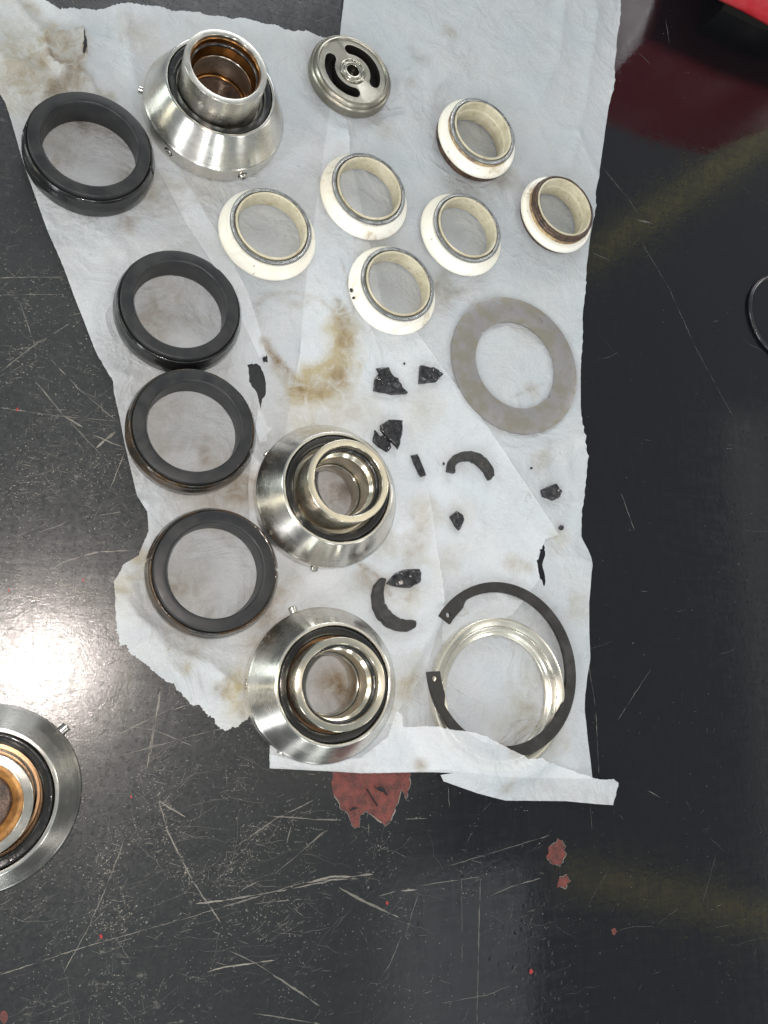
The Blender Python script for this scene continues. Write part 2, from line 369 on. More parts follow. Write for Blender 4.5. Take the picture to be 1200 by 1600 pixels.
for pxs, wd, tn in [
    ([(0, 582), (50, 542), (110, 505)], .35, .7), ([(0, 434), (100, 433)], .3, .7), ([(0, 461), (96, 460), (110, 462)], .25, .6),
    ([(78, 560), (120, 605), (190, 665)], .45, .4), ([(55, 595), (100, 650), (175, 728)], .35, .4), ([(0, 637), (90, 650), (182, 658)], .3, .6),
    ([(30, 470), (55, 540)], .3, .3), ([(100, 650), (130, 668)], .7, .8), ([(150, 700), (180, 675)], .9, .9), ([(145, 680), (195, 700)], .6, .7), ([(195, 705), (168, 775)], .3, .7),
    ([(72, 895), (100, 878), (150, 863), (205, 860)], .5, .8), ([(0, 918), (40, 905), (72, 895)], .25, .5), ([(88, 908), (110, 917), (143, 923)], .7, 1.), ([(30, 932), (80, 940), (122, 946)], .3, .9),
    ([(122, 948), (150, 935), (178, 922)], .4, .6), ([(0, 970), (20, 965), (50, 947)], .4, .8), ([(163, 1042), (185, 1030), (212, 1005)], .5, .9), ([(60, 832), (95, 820), (110, 812)], .35, .8), ([(155, 805), (190, 800)], .4, .8),
    ([(0, 1523), (130, 1480), (300, 1432), (470, 1380), (580, 1366)], .32, .75), ([(306, 1412), (350, 1407), (400, 1398)], .8, .9), ([(400, 1398), (450, 1390), (520, 1375), (560, 1372)], .4, .7),
    ([(98, 1522), (135, 1455), (160, 1400), (190, 1325), (193, 1312)], .35, .75), ([(248, 1250), (262, 1300), (300, 1375), (345, 1442)], .4, .6), ([(248, 1252), (290, 1277)], .7, .7),
    ([(324, 1519), (350, 1511), (430, 1500)], .5, .9), ([(355, 1484), (400, 1505), (460, 1545), (500, 1572)], .6, .4), ([(395, 1583), (440, 1590), (500, 1600)], .4, .5), ([(375, 1392), (405, 1376)], .5, .7), ([(397, 1412), (472, 1405)], .35, .7),
    ([(428, 1366), (460, 1340), (500, 1305), (512, 1296)], .4, .7), ([(372, 1320), (430, 1280), (490, 1250)], .35, .5), ([(420, 1275), (500, 1280), (530, 1281)], .4, .5), ([(448, 1318), (455, 1290)], .35, .5),
    ([(480, 1380), (515, 1370), (550, 1369), (583, 1366)], .6, .75), ([(530, 1387), (560, 1404), (624, 1434)], .75, .7), ([(592, 1400), (620, 1392), (652, 1390)], .5, .7), ([(652, 1393), (652, 1400), (632, 1465)], .3, .6), ([(628, 1460), (610, 1505), (593, 1532)], .35, .6),
    ([(655, 1384), (700, 1377), (750, 1370)], .3, .5), ([(765, 1400), (800, 1385), (845, 1372)], .35, .75), ([(700, 1353), (760, 1335), (860, 1305)], .35, .2), ([(721, 1370), (722, 1500)], .3, .2), ([(750, 1375), (745, 1600)], .45, .25),
    ([(480, 1280), (530, 1282)], .4, .4), ([(632, 1280), (668, 1279)], .35, .5), ([(690, 1567), (760, 1555), (800, 1538)], .3, .4), ([(700, 1228), (702, 1262)], .3, .3),
    ([(940, 260), (985, 315), (998, 335)], .3, .12), ([(995, 343), (1020, 350)], .6, .35), ([(1000, 375), (1045, 450), (1090, 550), (1150, 660)], .3, .10), ([(925, 395), (955, 408)], .3, .3), ([(997, 82), (1018, 102)], .3, .6), ([(1040, 30), (1046, 70)], .3, .2),
    ([(970, 770), (992, 830)], .5, .2), ([(918, 1030), (930, 1100), (936, 1210)], .3, .25), ([(1012, 1235), (1032, 1247)], .4, .5), ([(965, 1125), (1017, 1045)], .25, .15), ([(925, 1295), (920, 1240)], .3, .15), ([(1095, 1420), (1120, 1330)], .25, .12),
    ([(250, 1080), (235, 1180)], .6, .8), ([(205, 1040), (190, 1130)], .7, .6), ([(180, 1150), (250, 1115), (330, 1090)], .5, .7), ([(160, 1130), (240, 1140), (300, 1165)], .4, .6), ([(190, 1180), (300, 1150), (380, 1130)], .3, .6), ([(240, 1130), (230, 1200)], .5, .8),
    ([(0, 30), (60, 60)], .3, .5), ([(415, 0), (445, 12), (480, 25)], .3, .6), ([(310, 0), (390, 30)], .3, .4), ([(490, 35), (530, 20)], .3, .4),
]: scratch(pxs, wd, tn)
def dens(px, py):
    v = math.exp(-((px-120)/190)**2)*(.35 + .65*math.exp(-((py-900)/420)**2))
    v += .8*math.exp(-((px-330)/240)**2 - ((py-1330)/170)**2) + .22*math.exp(-((px-640)/260)**2-((py-1450)/150)**2) + .12*math.exp(-((px-480)/120)**2-(py/50)**2)
    return min(1, v+.022)
cnt = 0
for _ in range(170000):
    px, py = random.uniform(-120, 1320), random.uniform(-100, 1720)
    D = dens(px, py)*(.25+1.5*max(0, noise.noise(Vector((px/70, py/70, 3)))+.3))
    if random.random() > D*.45: continue
    cnt += 1
    p = P(px, py); a = random.gauss(.25, .5) if random.random() < .6 else random.uniform(0, PI)
    kind = random.random()
    if kind < .78:      # nicks
        L = random.uniform(.25, 1.3)*MM; k = 3; wd = random.uniform(.12, .42)*MM; tn = random.uniform(.2, 1.)
    elif kind < .955:     # short scratches
        L = random.uniform(1.5, 7)*MM; k = 5; wd = random.uniform(.05, .16)*MM; tn = random.uniform(.05, .75)
    else:
        L = random.uniform(8, 30)*MM; k = 9; wd = random.uniform(.05, .13)*MM; tn = random.uniform(.05, .4)
    cur = random.uniform(-.35, .35)
    pts = []; q = p.copy()
    for i in range(k):
        pts.append(q.copy()); q = q+Vector((math.cos(a+cur*i/k), math.sin(a+cur*i/k), 0))*(L/k)+Vector((random.gauss(0, 1), random.gauss(0, 1), 0))*L*.02
    ribbon(pts, wd, tn*(.5+.5*D))
def ragged(pxs, jit, sub, seed=0):
    rnd = random.Random(seed); out = []
    n = len(pxs)
    for i in range(n):
        a, b = pxs[i], pxs[(i+1) % n]
        for j in range(sub):
            t = j/sub; out.append((a[0]+(b[0]-a[0])*t+rnd.uniform(-jit, jit), a[1]+(b[1]-a[1])*t+rnd.uniform(-jit, jit)))
    return out
for i, (pl, jt) in enumerate([
    ([(518, 1206), (640, 1206), (640, 1222), (634, 1250), (628, 1232), (618, 1262), (612, 1280), (602, 1290), (590, 1282), (572, 1268), (562, 1272), (560, 1292), (550, 1293), (546, 1276), (532, 1262), (520, 1240)], 1.6),
    ([(858, 1322), (872, 1312), (882, 1318), (883, 1340), (876, 1354), (862, 1350), (853, 1342)], 2.),
    ([(872, 1372), (884, 1366), (890, 1376), (884, 1388), (870, 1386)], 1.5)]):
    q = ragged(pl, jt, 4, i); o = flat_poly('paint_chip', [P(*a) for a in q], 0, M['chip'], bench)
    for j in range(0, len(q)-6, 5): ribbon([P(*a) for a in q[j:j+6]], .45*MM*random.uniform(.5, 1.2), random.uniform(.1, .6), .00026)
for cx0, cy0, rr in [(959, 1455, 5), (830, 1518, 4), (27, 640, 2), (130, 906, 2), (14, 922, 2.4), (605, 1411, 2.5), (205, 1245, 2), (6, 1588, 9), (158, 1463, 3)]:
    q = [(cx0+rr*random.uniform(.5, 1.1)*math.cos(t), cy0+rr*1.4*random.uniform(.6, 1.1)*math.sin(t)) for t in np.linspace(0, 2*PI, 10)[:-1]]
    flat_poly('paint_speck', [P(*a) for a in q], 0, M['chip'] if rr > 4.5 else M['redspot'], bench)
# torn flaps of black paint curling inside the big chip
for pl in ([(583, 1226), (588, 1230), (594, 1229), (600, 1233), (606, 1243), (598, 1238), (591, 1236)], [(546, 1266), (552, 1260), (560, 1262), (553, 1265)], [(571, 1232), (573, 1231), (590, 1259), (588, 1260)]):
    flat_poly('paint_flake', [P(*a) for a in ragged(pl, .8, 2, 5)], .0002, M['bench'], bench, .0004)
me = bpy.data.meshes.new('scratches'); me.from_pydata([tuple(v) for v in SV], [], SF)
at = me.attributes.new('tone', 'FLOAT', 'POINT'); at.data.foreach_set('value', np.clip(np.array(STn, dtype=np.float32), 0, 1))
tag(link('scratches', me, M['scratch'], bench), kind='stuff')
# ------------------------------------------------------------------ turned parts of the seal heads
def W(p): return (p[0]*Kp, -p[1]*Kp)
body_prof = [(12.6, 0), (29.6, 0), (30., 7.6), (29.4, 8.4), (22.9, 21.3), (21.7, 21.3), (21.6, 15.0), (18.6, 14.6), (18.4, 7), (12.6, 6)]
cup_prof = [(16.2, 12.2), (18.2, 12.2), (18.2, 17.4), (17.5, 17.6), (17.3, 13.4), (16.2, 13.4)]
def seal_head(i, pos, label, collar, screws, tilt=(0, 0), amber=False, plug=False, copper=False, top=33.3, Ro=16.7, Ri=14.2, shift=(0, 0), matte=None):
    x, y = W(pos); z = BZ if i < 3 else .0001
    t = root('seal_head', x, y, z); tag(t, label, 'mechanical seal', 'stainless steel seal heads'); foot.append((x, y, .0305))
    body = link('body', lathe('body', body_prof, 160, .35), None, t); body.data.materials.append(matte or M['steel'])
    cuts = []
    for (ang, zz, out, big) in screws:
        a = math.radians(ang)
        mat = Matrix.Translation((x, y, z)) @ Matrix.Rotation(a, 4, 'Z') @ Matrix.Translation((25*MM, 0, zz*MM))
        cuts.append((cyl_mesh('c', 2.05 if big > 1.55 else 1.72, 9, 24), mat))
    bpy.context.view_layer.update()
    cut(body, cuts)
    for (ang, zz, out, big) in screws:
        a = math.radians(ang)
        sm = link('set_screw', cyl_mesh('set_screw', 1.55, 3.5+out*.75, 24, .8), M['screw'], t, rot=(0, 0, a))
        sm.location = (math.cos(a)*26*MM, math.sin(a)*26*MM, zz*MM)
    link('rubber_ring', lathe('rubber_ring', [(17.9, 16.5), (21.5, 16.5), (21.5, 20.2, 1.3), (20.9, 21.0, .8), (18.1, 20.4, 1.2)], 128, .5, 5,
         warp=lambda a, r, z: (r+.10*math.sin(3*a+i), z+.12*math.sin(5*a+i))), M['rubber'], t)
    link('spring_cup', lathe('spring_cup', cup_prof, 128, .2), M['copper'] if copper else M['steel_dirty'], t)
    c = bpy.data.objects.new('collar', lathe('collar', [(Ri-1.0, 4.0), (Ro-.6, 4.0), (Ro, 6), (Ro, top, .22), (Ri, top, .22), (Ri-.15, top-3.2, .3), (Ri+.45, top-3.6, .2), (Ri+.45, top-5.6, .2), (Ri-.2, top-6.0, .3),
        (Ri-.3, top-8.6, .4), (Ri-1.9, top-9.6, .4), (Ri-2.0, 14, .3), (Ri-1.0, 13.6, .3)], 160, .3))
    sc.collection.objects.link(c); c.data.materials.append(collar); c.parent = t
    c.location = (shift[0]*MM, shift[1]*MM, 0); c.rotation_euler = (math.radians(tilt[0]), math.radians(tilt[1]), 0)
    # inside of the collar: bore sleeve and o-ring, tilted with it
    bore = link('bore_sleeve', lathe('bore_sleeve', [(Ri-3.0, 5.5), (Ri-1.2, 5.5), (Ri-1.2, 12.9), (Ri-2.2, 13.4, .5), (Ri-3.0, 13.1, .3)], 128, .2), M['bore_amber'] if amber else M['bore'], c)
    link('inner_o_ring', torus_mesh('inner_o_ring', Ri-.25, .95, 128, 12), M['rubber'], c, (0, 0, (top-4.6)*MM))
    if amber:
        link('oiled_liner', lathe('oiled_liner', [(Ri-2.0, top-9.3), (Ri-1.0, top-9.3), (Ri+.0, top-6.5), (Ri+.0, top-1.6), (Ri-.35, top-1.6), (Ri-.6, top-5), (Ri-1.6, top-8.0)], 128, .2), M['bore_amber'], c)
        link('bore_plug', lathe('bore_plug', [(.01, 8), (Ri-2.0, 8), (Ri-2.0, 13), (Ri-4, 12.2), (.01, 12)], 96, .3), M['burnt'], c)
    if plug:
        link('rust_ring', lathe('rust_ring', [(Ri-4.2, 14), (Ri-.1, 14), (Ri-.1, top-2.4), (Ri-1.4, top-3.2), (Ri-4.0, top-7)], 128, .4, warp=lambda a, r, z: (r+.15*noise.noise(Vector((math.cos(a)*3, math.sin(a)*3, z))), z)), M['rust'], c)
        link('bore_plug', lathe('bore_plug', [(.01, 14), (Ri-3.2, 14), (Ri-3.2, top-6.2), (Ri-4.2, top-5.6), (.01, top-5.9)], 96, .4), M['burnt'], c)
    return t
seal_head(0, (.1414, -.7821), 'oily steel seal head at the top of the paper with an amber coated bore', M['steel_dirty'],
          [(176, 3.8, 3.0, 1.6), (233, 3.8, .8, 1.9), (297, 3.8, 2.4, 1.9)], tilt=(0, 0), amber=True, shift=(-.3, -.5))
seal_head(1, (.314, -.2456), 'steel seal head in the middle of the paper, next to the two small stacked shards', M['steel_gold'],
          [(148, 3.8, 1.6, 1.3), (262, 3.6, 2.6, 1.5)], Ro=16.3, Ri=13.7, top=33.0)
seal_head(2, (.3121, -.0013), 'steel seal head nearest the lower torn paper edge, below the curved carbon piece', M['steel_gold'],
          [(113, 3.8, 4.0, 1.5), (180, 3.8, .6, 1.7), (239, 3.8, 1.4, 1.7)], tilt=(0, -5), copper=True, shift=(1.2, 0))
seal_head(3, (-.0614, .116), 'seal head lying on the bare scratched bench at the left edge, rusty plugged bore', M['steel_dirty'],
          [(43, 4.6, 4.0, 1.6)], plug=True, copper=True, top=28.5, Ro=15.6, Ri=12.8)
bpy.context.view_layer.update()
# ------------------------------------------------------------------ four dark seat rings
seat = [((-.0139, -.671), 'dark seat ring at the upper left of the paper beside the amber bored seal head', [(176, .03), (352, .02)], .25, M['rubber']),
        ((.1091, -.4734), 'dark seat ring touching the one below it, notch in its upper right rim', [(57, .055)], .3, M['rubber']),
        ((.1341, -.3142), 'dark seat ring with wet glints on its lower left, below its touching twin', [(343, .03)], .5, M['rubber_brown']),
        ((.1685, -.1358), 'dark seat ring with brown rim above the torn lower left paper flap', [(173, .02), (5, .03)], .6, M['rubber_brown'])]
for i, (pos, lab, notches, br, mt) in enumerate(seat):
    x, y = W(pos); t = root('seat_ring', x, y); tag(t, lab, 'seal ring', 'dark seat rings down the left side'); foot.append((x, y, .0255))
    def wp(a, r, z, notches=notches, i=i):
        for (an, wd) in notches:
            dd = abs((a-math.radians(an)+PI) % (2*PI)-PI)
            if dd < wd and r > 23.0: r = 23.0+(r-23.0)*.25
        if r > 23: r += .06*noise.noise(Vector((math.cos(a)*6, math.sin(a)*6, z*.4+i*5)))*2
        return r, z
    link('rubber_cup', lathe('rubber_cup', [(18.2, 0), (24.2, 0, .8), (25.0, 1.4, 1.2), (25.1, 6.0, 2.0), (24.4, 8.3, .8), (24.2, 9.6, .6), (23.7, 10.7, .5), (22.95, 10.5, .2), (22.9, 8), (18.2, 8)], 256, .3, 4, wp), mt, t)
    link('face_ring', lathe('face_ring', [(17.9, 1.2), (22.85, 1.2), (22.85, 11.7, .4), (22.5, 12.4, .4), (19.4, 12.6, .2), (18.5, 12.6, .25), (18.0, 12.0, .25)], 192, .3), M['face'], t)
# ------------------------------------------------------------------ white lip rings
SPR = torus_mesh('garter_spring', 16.85, 1.12, 150*6, 10, 150, .40); SPR.materials.append(M['spring'])
WPROF = [(14.9, .3), (20.6, 0, .5), (21.6, .8, .8), (21.5, 2.0, 1.0), (18.9, 4.3, 1.6), (18.1, 6.0, .6), (17.2, 6.2, .3), (15.5, 6.1, .3), (14.9, 5.6, .2)]
LIP = [(14.5, .6), (15.1, .6), (15.5, 6.5), (15.6, 8.0, .4), (15.7, 8.8, .4), (14.7, 9.0, .4), (14.55, 8.0, .3)]
def wcen(px, py, z): p = P(px, py, z); return p.x, p.y
lips = [('W1', .2366, -.6481, 'white lip ring just below the amber bored seal head, right of the narrow paper fold', 0, 0, 0),
        ('W2', .3875, -.748, 'white lip ring below the steel disc, brown stain on its upper left flange', 1, 0, 0),
        ('W3', .5575, -.7214, 'white lip ring right of the upper group, between the grimy ring and the flat washer', 2, 0, 0),
        ('W4', .4353, -.5976, 'white lip ring lowest of its group, black nicks on its left rim', 3, 0, 0)]
def lip_ring(x, y, lab, rz, dz=0, tall=0, sizek=1.0):
    t = root('lip_ring', x, y, BZ, rz); tag(t, lab, 'seal ring', 'white lip rings with springs'); foot.append((x, y, .022))
    return t
for k, (nm, wx, wy, lab, sd, _a, _b) in enumerate(lips):
    kz = (1-.004)/(1+.043)      # the fit put the flange below the bench: slide it up its sight line
    x, y = wx*kz*Kp, -wy*kz*Kp
    t = lip_ring(x, y, lab, sd*1.7)
    link('flange', lathe('flange', WPROF, 144, .3, 4, warp=lambda a, r, z, sd=sd: (r+.10*math.sin(2*a+sd)*(r > 17), z)), M['white'], t)
    link('lip', lathe('lip', LIP, 144, .2), M['cream'], t)
    link('garter_spring', SPR, None, t, (0, 0, .0077))
    if k == 3:
        for (ax, bx) in ((PI-.05-sd*1.7+.28, .9), (PI+.12-sd*1.7+.28, .5)):
            bm = bmesh.new(); bmesh.ops.create_icosphere(bm, subdivisions=2, radius=1)
            for v in bm.verts: v.co = Vector((v.co.x*.0007, v.co.y*.0011*bx, v.co.z*.0008))*(1+.3*noise.noise(v.co*3))
            mm = bpy.data.meshes.new('nick'); bm.to_mesh(mm); bm.free(); link('dirt_lump', mm, M['hole'], t, (math.cos(ax)*.0212, math.sin(ax)*.0212, .003), (0, 0, ax))
# the grimy one: black seat under the flange, long tan neck, spring round the lip
p = P(746, 216, .007); t = lip_ring(p.x, p.y, 'taller grimy lip ring at the upper right with tan neck and black underside', .4)
link('black_base', lathe('black_base', [(15.6, 0), (19.6, 0), (20.6, 1.6), (20.4, 4.2), (15.6, 4.2)], 128, .4, warp=lambda a, r, z: (r+.25*noise.noise(Vector((math.cos(a)*4, math.sin(a)*4, z*.3))), z)), M['burnt'], t)
link('flange', lathe('flange', [(14.6, 4.25), (20.7, 4.25, .6), (21.4, 5.6, 1.), (20.9, 7.6, 1.2), (18.2, 9.2, .8), (17.2, 9.6), (14.6, 9.6)], 144, .3, 4), M['white'], t)
link('neck', lathe('neck', [(15.0, 9.65), (18.0, 9.65, .6), (17.5, 10.4, .6), (17.2, 11.0, .3), (15.6, 11.0), (15.0, 10.6)], 144, .3, warp=lambda a, r, z: (r+.12*noise.noise(Vector((math.cos(a)*7, math.sin(a)*7, z))), z)), M['neck'], t)
link('lip', lathe('lip', [(14.2, .4), (15.5, .4), (15.5, 4.3), (14.5, 4.4), (14.95, 8), (15.3, 10.4), (15.6, 11.6), (15.75, 12.8, .5), (14.8, 13.0, .4), (14.5, 12.2, .3), (14.55, 8.4, .3), (13.9, 7.9, .2), (13.7, 4.4, .2)], 144, .2), M['cream'], t)
link('garter_spring', SPR, None, t, (0, 0, .0117))
# the burnt one: white flange, brown metal band round the neck
p = P(871, 334, .006); t = lip_ring(p.x, p.y, 'lip ring at the right paper edge with a burnt dark brown band round its neck', 1.)
link('black_base', lathe('black_base', [(15.6, 0), (18.8, 0), (19.6, 1.2), (19.4, 2.4), (15.6, 2.4)], 128, .3), M['burnt'], t)
link('flange', lathe('flange', [(14.6, 2.45), (20.0, 2.45, .8), (21.0, 4.2, 1.6), (20.2, 6.6, 1.4), (17.8, 7.0, .8), (14.6, 7.4)], 144, .3, 4), M['white'], t)
link('neck', lathe('neck', [(15.0, 7.45), (17.9, 7.0), (17.5, 8.3, .4), (15.0, 8.4)], 128, .3), M['neck'], t)
link('burnt_band', lathe('burnt_band', [(15.7, 8.45), (17.5, 8.45, .4), (17.9, 9.8, .6), (17.0, 10.6, .3), (17.5, 11.3, .4), (16.8, 12.1, .4), (15.9, 11.9)], 128, .3, warp=lambda a, r, z: (r+.35*noise.noise(Vector((math.cos(a)*5, math.sin(a)*5, z*.4))), z+.3*noise.noise(Vector((math.cos(a)*4, math.sin(a)*4, 9))))), M['burnt'], t)
link('lip', lathe('lip', [(14.0, .4), (15.5, .4), (15.5, 2.45), (14.5, 2.5), (14.95, 7), (15.5, 9), (15.8, 12.2, .4), (14.8, 12.3, .4), (14.55, 7.4, .3), (13.9, 7.0, .2), (13.7, 3, .2)], 144, .2), M['cream'], t)
# ------------------------------------------------------------------ slotted disc
pd_ = P(543, 128, 0); x, y = pd_.x, pd_.y
t = root('slotted_disc', x, y, BZ, 0); tag(t, 'small grey metal disc with two curved slots and a centre hole, at the top', 'disc'); foot.append((x, y, .021))
RD = 20.2
disc = link('disc_body', lathe('disc_body', [(3.2, 0), (RD-.5, 0), (RD, 1.0), (RD, 5.0, .4), (RD-.9, 6.0, .3), (RD-1.3, 5.6, .15), (RD-1.7, 6.6, .3), (RD-2.4, 7.4, .4), (RD-3.4, 7.6, .3), (RD-3.7, 6.9, .2), (3.2, 6.9, .3)], 160, .2), None, t)
disc.data.materials.append(M['disc'])
def kidney(r0, r1, a0, a1, z0, z1, tail=0):
    bm = bmesh.new(); n = 28; rc, hw = (r0+r1)/2, (r1-r0)/2; pts = []
    for i in range(n+1):
        a = a0+(a1-a0)*i/n; pts.append((r1*math.cos(a), r1*math.sin(a)))
    for i in range(1, 8):
        b = a1+PI*i/8; pts.append((rc*math.cos(a1)+hw*math.cos(b), rc*math.sin(a1)+hw*math.sin(b)))
    for i in range(n+1):
        a = a1+(a0-a1)*i/n; pts.append((r0*math.cos(a), r0*math.sin(a)))
    for i in range(1, 8):
        b = a0+PI+PI*i/8; pts.append((rc*math.cos(a0)+hw*math.cos(b), rc*math.sin(a0)+hw*math.sin(b)))
    f = bm.faces.new([bm.verts.new((p[0]*MM, p[1]*MM, z0*MM)) for p in pts]); r_ = bmesh.ops.extrude_face_region(bm, geom=[f])
    for v in r_['geom']:
        if isinstance(v, bmesh.types.BMVert): v.co.z = z1*MM
    bmesh.ops.recalc_face_normals(bm, faces=bm.faces); me = bpy.data.meshes.new('k'); bm.to_mesh(me); bm.free(); return me
bpy.context.view_layer.update(); mt = Matrix.Translation((x, y, BZ))
cut(disc, [(kidney(8.8, 13.9, math.radians(-16), math.radians(98), 2.0, 12), mt), (kidney(8.8, 13.9, math.radians(162), math.radians(276), 2.0, 12), mt)])
link('hub', lathe('hub', [(3.0, 1), (6.4, 1), (6.4, 7.4, .3), (5.6, 7.7, .3), (5.4, 7.0, .2), (4.6, 7.0, .2), (4.2, 7.5, .2), (3.0, 7.4, .3)], 96, .2), M['disc_face'], t)
link('hub_plug', lathe('hub_plug', [(.01, .5), (2.98, .5), (2.98, 3.2), (.01, 3.0)], 48, .1), M['hole'], t)
# ------------------------------------------------------------------ flat washer
x, y = W((.6243, -.4871)); 
def wnotch(a, r, z):
    for an, R0 in ((142, 0), (322, 0)):
        dd = abs((a-math.radians(an)+PI) % (2*PI)-PI)
        if dd < .035 and r < 26: r = r+1.0
    return r, z
ws = link('flat_washer', lathe('flat_washer', [(22.0, 0), (34.8, 0), (34.8, .9), (22.0, .9)], 360, .12, 2, wnotch), None, None, (x, y, BZ)); ws.data.materials.append(M['washer'])
tag(ws, 'large thin flat grey washer at the right side of the paper', 'washer'); foot.append((x, y, .035))
bpy.context.view_layer.update()
pdm = P(842, 503, 0)
dm_ = cyl_mesh('c', 1.3, 3, 24); dm_.materials.append(M['washer'])
cut(ws, [(dm_, Matrix.Translation((pdm.x, pdm.y, BZ+.0006)) @ Matrix.Rotation(-PI/2, 4, 'Y'))])
# ------------------------------------------------------------------ steel ring with the circlip leaning on it
a_, b_, c_, e_ = P(667, 1085, .002), P(879, 1085, .002), P(775, 970, .005), P(770, 1200, .001)
rx = (b_-a_).length/2*1000; cxr, cyr = (a_.x+b_.x)/2, (c_.y+e_.y)/2
RR = ((c_-e_).length/2*1000+rx)/2
print('steel ring', rx, (c_-e_).length/2*1000)
t = root('steel_ring', cxr, cyr, BZ); tag(t, 'bright pale gold stepped metal ring under the black snap ring', 'ring'); foot.append((cxr, cyr, RR*MM))
link('ring_body', lathe('ring_body', [(RR-7.6, .0), (RR-.3, 0), (RR, .5), (RR, 5.0, .4), (RR-1.2, 5.2, .3), (RR-3.6, 4.2, .4), (RR-3.8, 3.4, .3), (RR-5.8, 3.0, .4), (RR-6.2, 2.2, .3), (RR-7.6, 1.6, .3)], 200, .3), None, t).data.materials.append(M['ring_gold'])
link('inner_wire', torus_mesh('inner_wire', RR-4.2, .35, 160, 10), M['steel'], t, (0, 0, .0043))
foot.append((cxr, cyr, RR*MM))
# circlip
A_, B_, C_, D_ = P(664, 1060, .004), P(898, 1060, .004), P(790, 910.5, .001), P(790, 1186, .006)
ccx, ccy = (A_.x+B_.x)/2, (C_.y+D_.y)/2; cr = ((B_-A_).length+(C_-D_).length)/4*1000
print('circlip', (B_-A_).length/2*1000, (C_-D_).length/2*1000, 'ring c', cxr, cyr, ccx, ccy)
def circlip(R):
    bm = bmesh.new(); n = 120; g0, g1 = math.radians(152), math.radians(-182+0)   # opening at the left
    a0 = math.radians(145); a1 = math.radians(183-360)
    outer, inner = [], []
    for i in range(n+1):
        t_ = i/n; a = a0+(a1-a0)*t_; wdt = 3.6+2.0*math.sin(PI*min(1, t_*1.02))
        if t_ < .055: wdt = 6.2
        elif t_ < .075: wdt = 6.2-(t_-.055)/.02*2.4
        if t_ > .945: wdt = 6.2
        elif t_ > .925: wdt = 6.2-(.945-t_)/.02*2.2
        outer.append((R*math.cos(a), R*math.sin(a))); inner.append(((R-wdt)*math.cos(a), (R-wdt)*math.sin(a)))
    th = 1.5
    def ring(z, ins=0): return [[bm.verts.new((p[0]*MM, p[1]*MM, z*MM)) for p in q] for q in (outer, inner)]
    (o0, i0), (o1, i1) = ring(0), ring(th)
    for i in range(n):
        bm.faces.new((o0[i], o0[i+1], i0[i+1], i0[i])); bm.faces.new((o1[i], i1[i], i1[i+1], o1[i+1]))
        bm.faces.new((o0[i], o1[i], o1[i+1], o0[i+1])); bm.faces.new((i0[i], i0[i+1], i1[i+1], i1[i]))
    bm.faces.new((o0[0], i0[0], i1[0], o1[0])); bm.faces.new((o0[n], o1[n], i1[n], i0[n]))
    bmesh.ops.recalc_face_normals(bm, faces=bm.faces)
    es = [e for e in bm.edges if len(e.link_faces) == 2 and e.calc_face_angle(0) > 1.0]
    bmesh.ops.bevel(bm, geom=es, offset=.00022, segments=2, affect='EDGES', clamp_overlap=True)
    me = bpy.data.meshes.new('snap_ring'); bm.to_mesh(me); bm.free(); return smooth(me, 40), a0, a1
me, a0, a1 = circlip(cr)
clip = link('snap_ring', me, M['circlip'], None, (ccx, ccy, .0042), (math.radians(-3.4), math.radians(1.6), 0))
tag(clip, 'open black snap ring with two holed ears, leaning on the gold ring', 'snap ring')
bpy.context.view_layer.update(); mw = clip.matrix_world.copy()
cut(clip, [(cyl_mesh('c', 1.15, 6, 24), mw @ Matrix.Translation(((cr-3.2)*math.cos(a)*MM, (cr-3.2)*math.sin(a)*MM, -.002)) @ Matrix.Rotation(-PI/2, 4, 'Y')) for a in (a0-.085, a1+.085)])
# ------------------------------------------------------------------ carbon shards
def shard(pxs, h, label, mat='shard', seed=0, name='carbon_shard', lift=0.0, jag=1.0, tiltx=0):
    rnd = random.Random(seed); c = Vector((0, 0, 0)); pts = [P(*q) for q in ragged(pxs, .5*jag, 3, seed)]
    for q in pts: c += q
    c /= len(pts); bm = bmesh.new(); n = len(pts)
    lo = [bm.verts.new((q.x-c.x, q.y-c.y, 0)) for q in pts]; hi = []; top = []
    for i, q in enumerate(pts):
        v = q-c; k = 1-.0004/max(v.length, .001)*(1+rnd.random())
        hh = h*(.72+.4*noise.noise(Vector((v.x*260, v.y*260, seed))))
        hi.append(bm.verts.new((v.x*(1+(k-1)*.5), v.y*(1+(k-1)*.5), hh*MM*.8))); top.append(bm.verts.new((v.x*k*.93, v.y*k*.93, hh*MM)))
    for A, B in ((lo, hi), (hi, top)):
        for i in range(n): bm.faces.new((A[i], A[(i+1) % n], B[(i+1) % n], B[i]))
    f1 = bm.faces.new(top); f0 = bm.faces.new(lo[::-1])
    bmesh.ops.triangulate(bm, faces=[f1, f0])
    es = [e for e in bm.edges if all(v.co.z > h*MM*.3 for v in e.verts) and e.calc_length() > .0025]
    bmesh.ops.subdivide_edges(bm, edges=es, cuts=2)
    for v in bm.verts:
        if v.co.z > h*MM*.4: v.co.z += .16*h*MM*noise.noise(v.co*600+Vector((seed, 0, 0)))
    bmesh.ops.triangulate(bm, faces=[f for f in bm.faces if len(f.verts) > 3])
    bmesh.ops.recalc_face_normals(bm, faces=bm.faces)
    me = bpy.data.meshes.new(name); bm.to_mesh(me); bm.free(); smooth(me, 22)
    o = link(name, me, M[mat], None, (c.x, c.y, BZ+lift*MM), (tiltx, 0, 0)); tag(o, label, 'fragment', 'broken carbon pieces')
    foot.append((c.x, c.y, max((q-c).length for q in pts))); return o
G = 'fragments'
shard([(586, 577), (605, 575), (610, 586), (620, 593), (628, 608), (635, 617), (610, 618), (582, 612), (583, 595), (590, 584)], 2.6, 'chunky black shard with stepped top edge, left of the two uppermost pieces', seed=1)
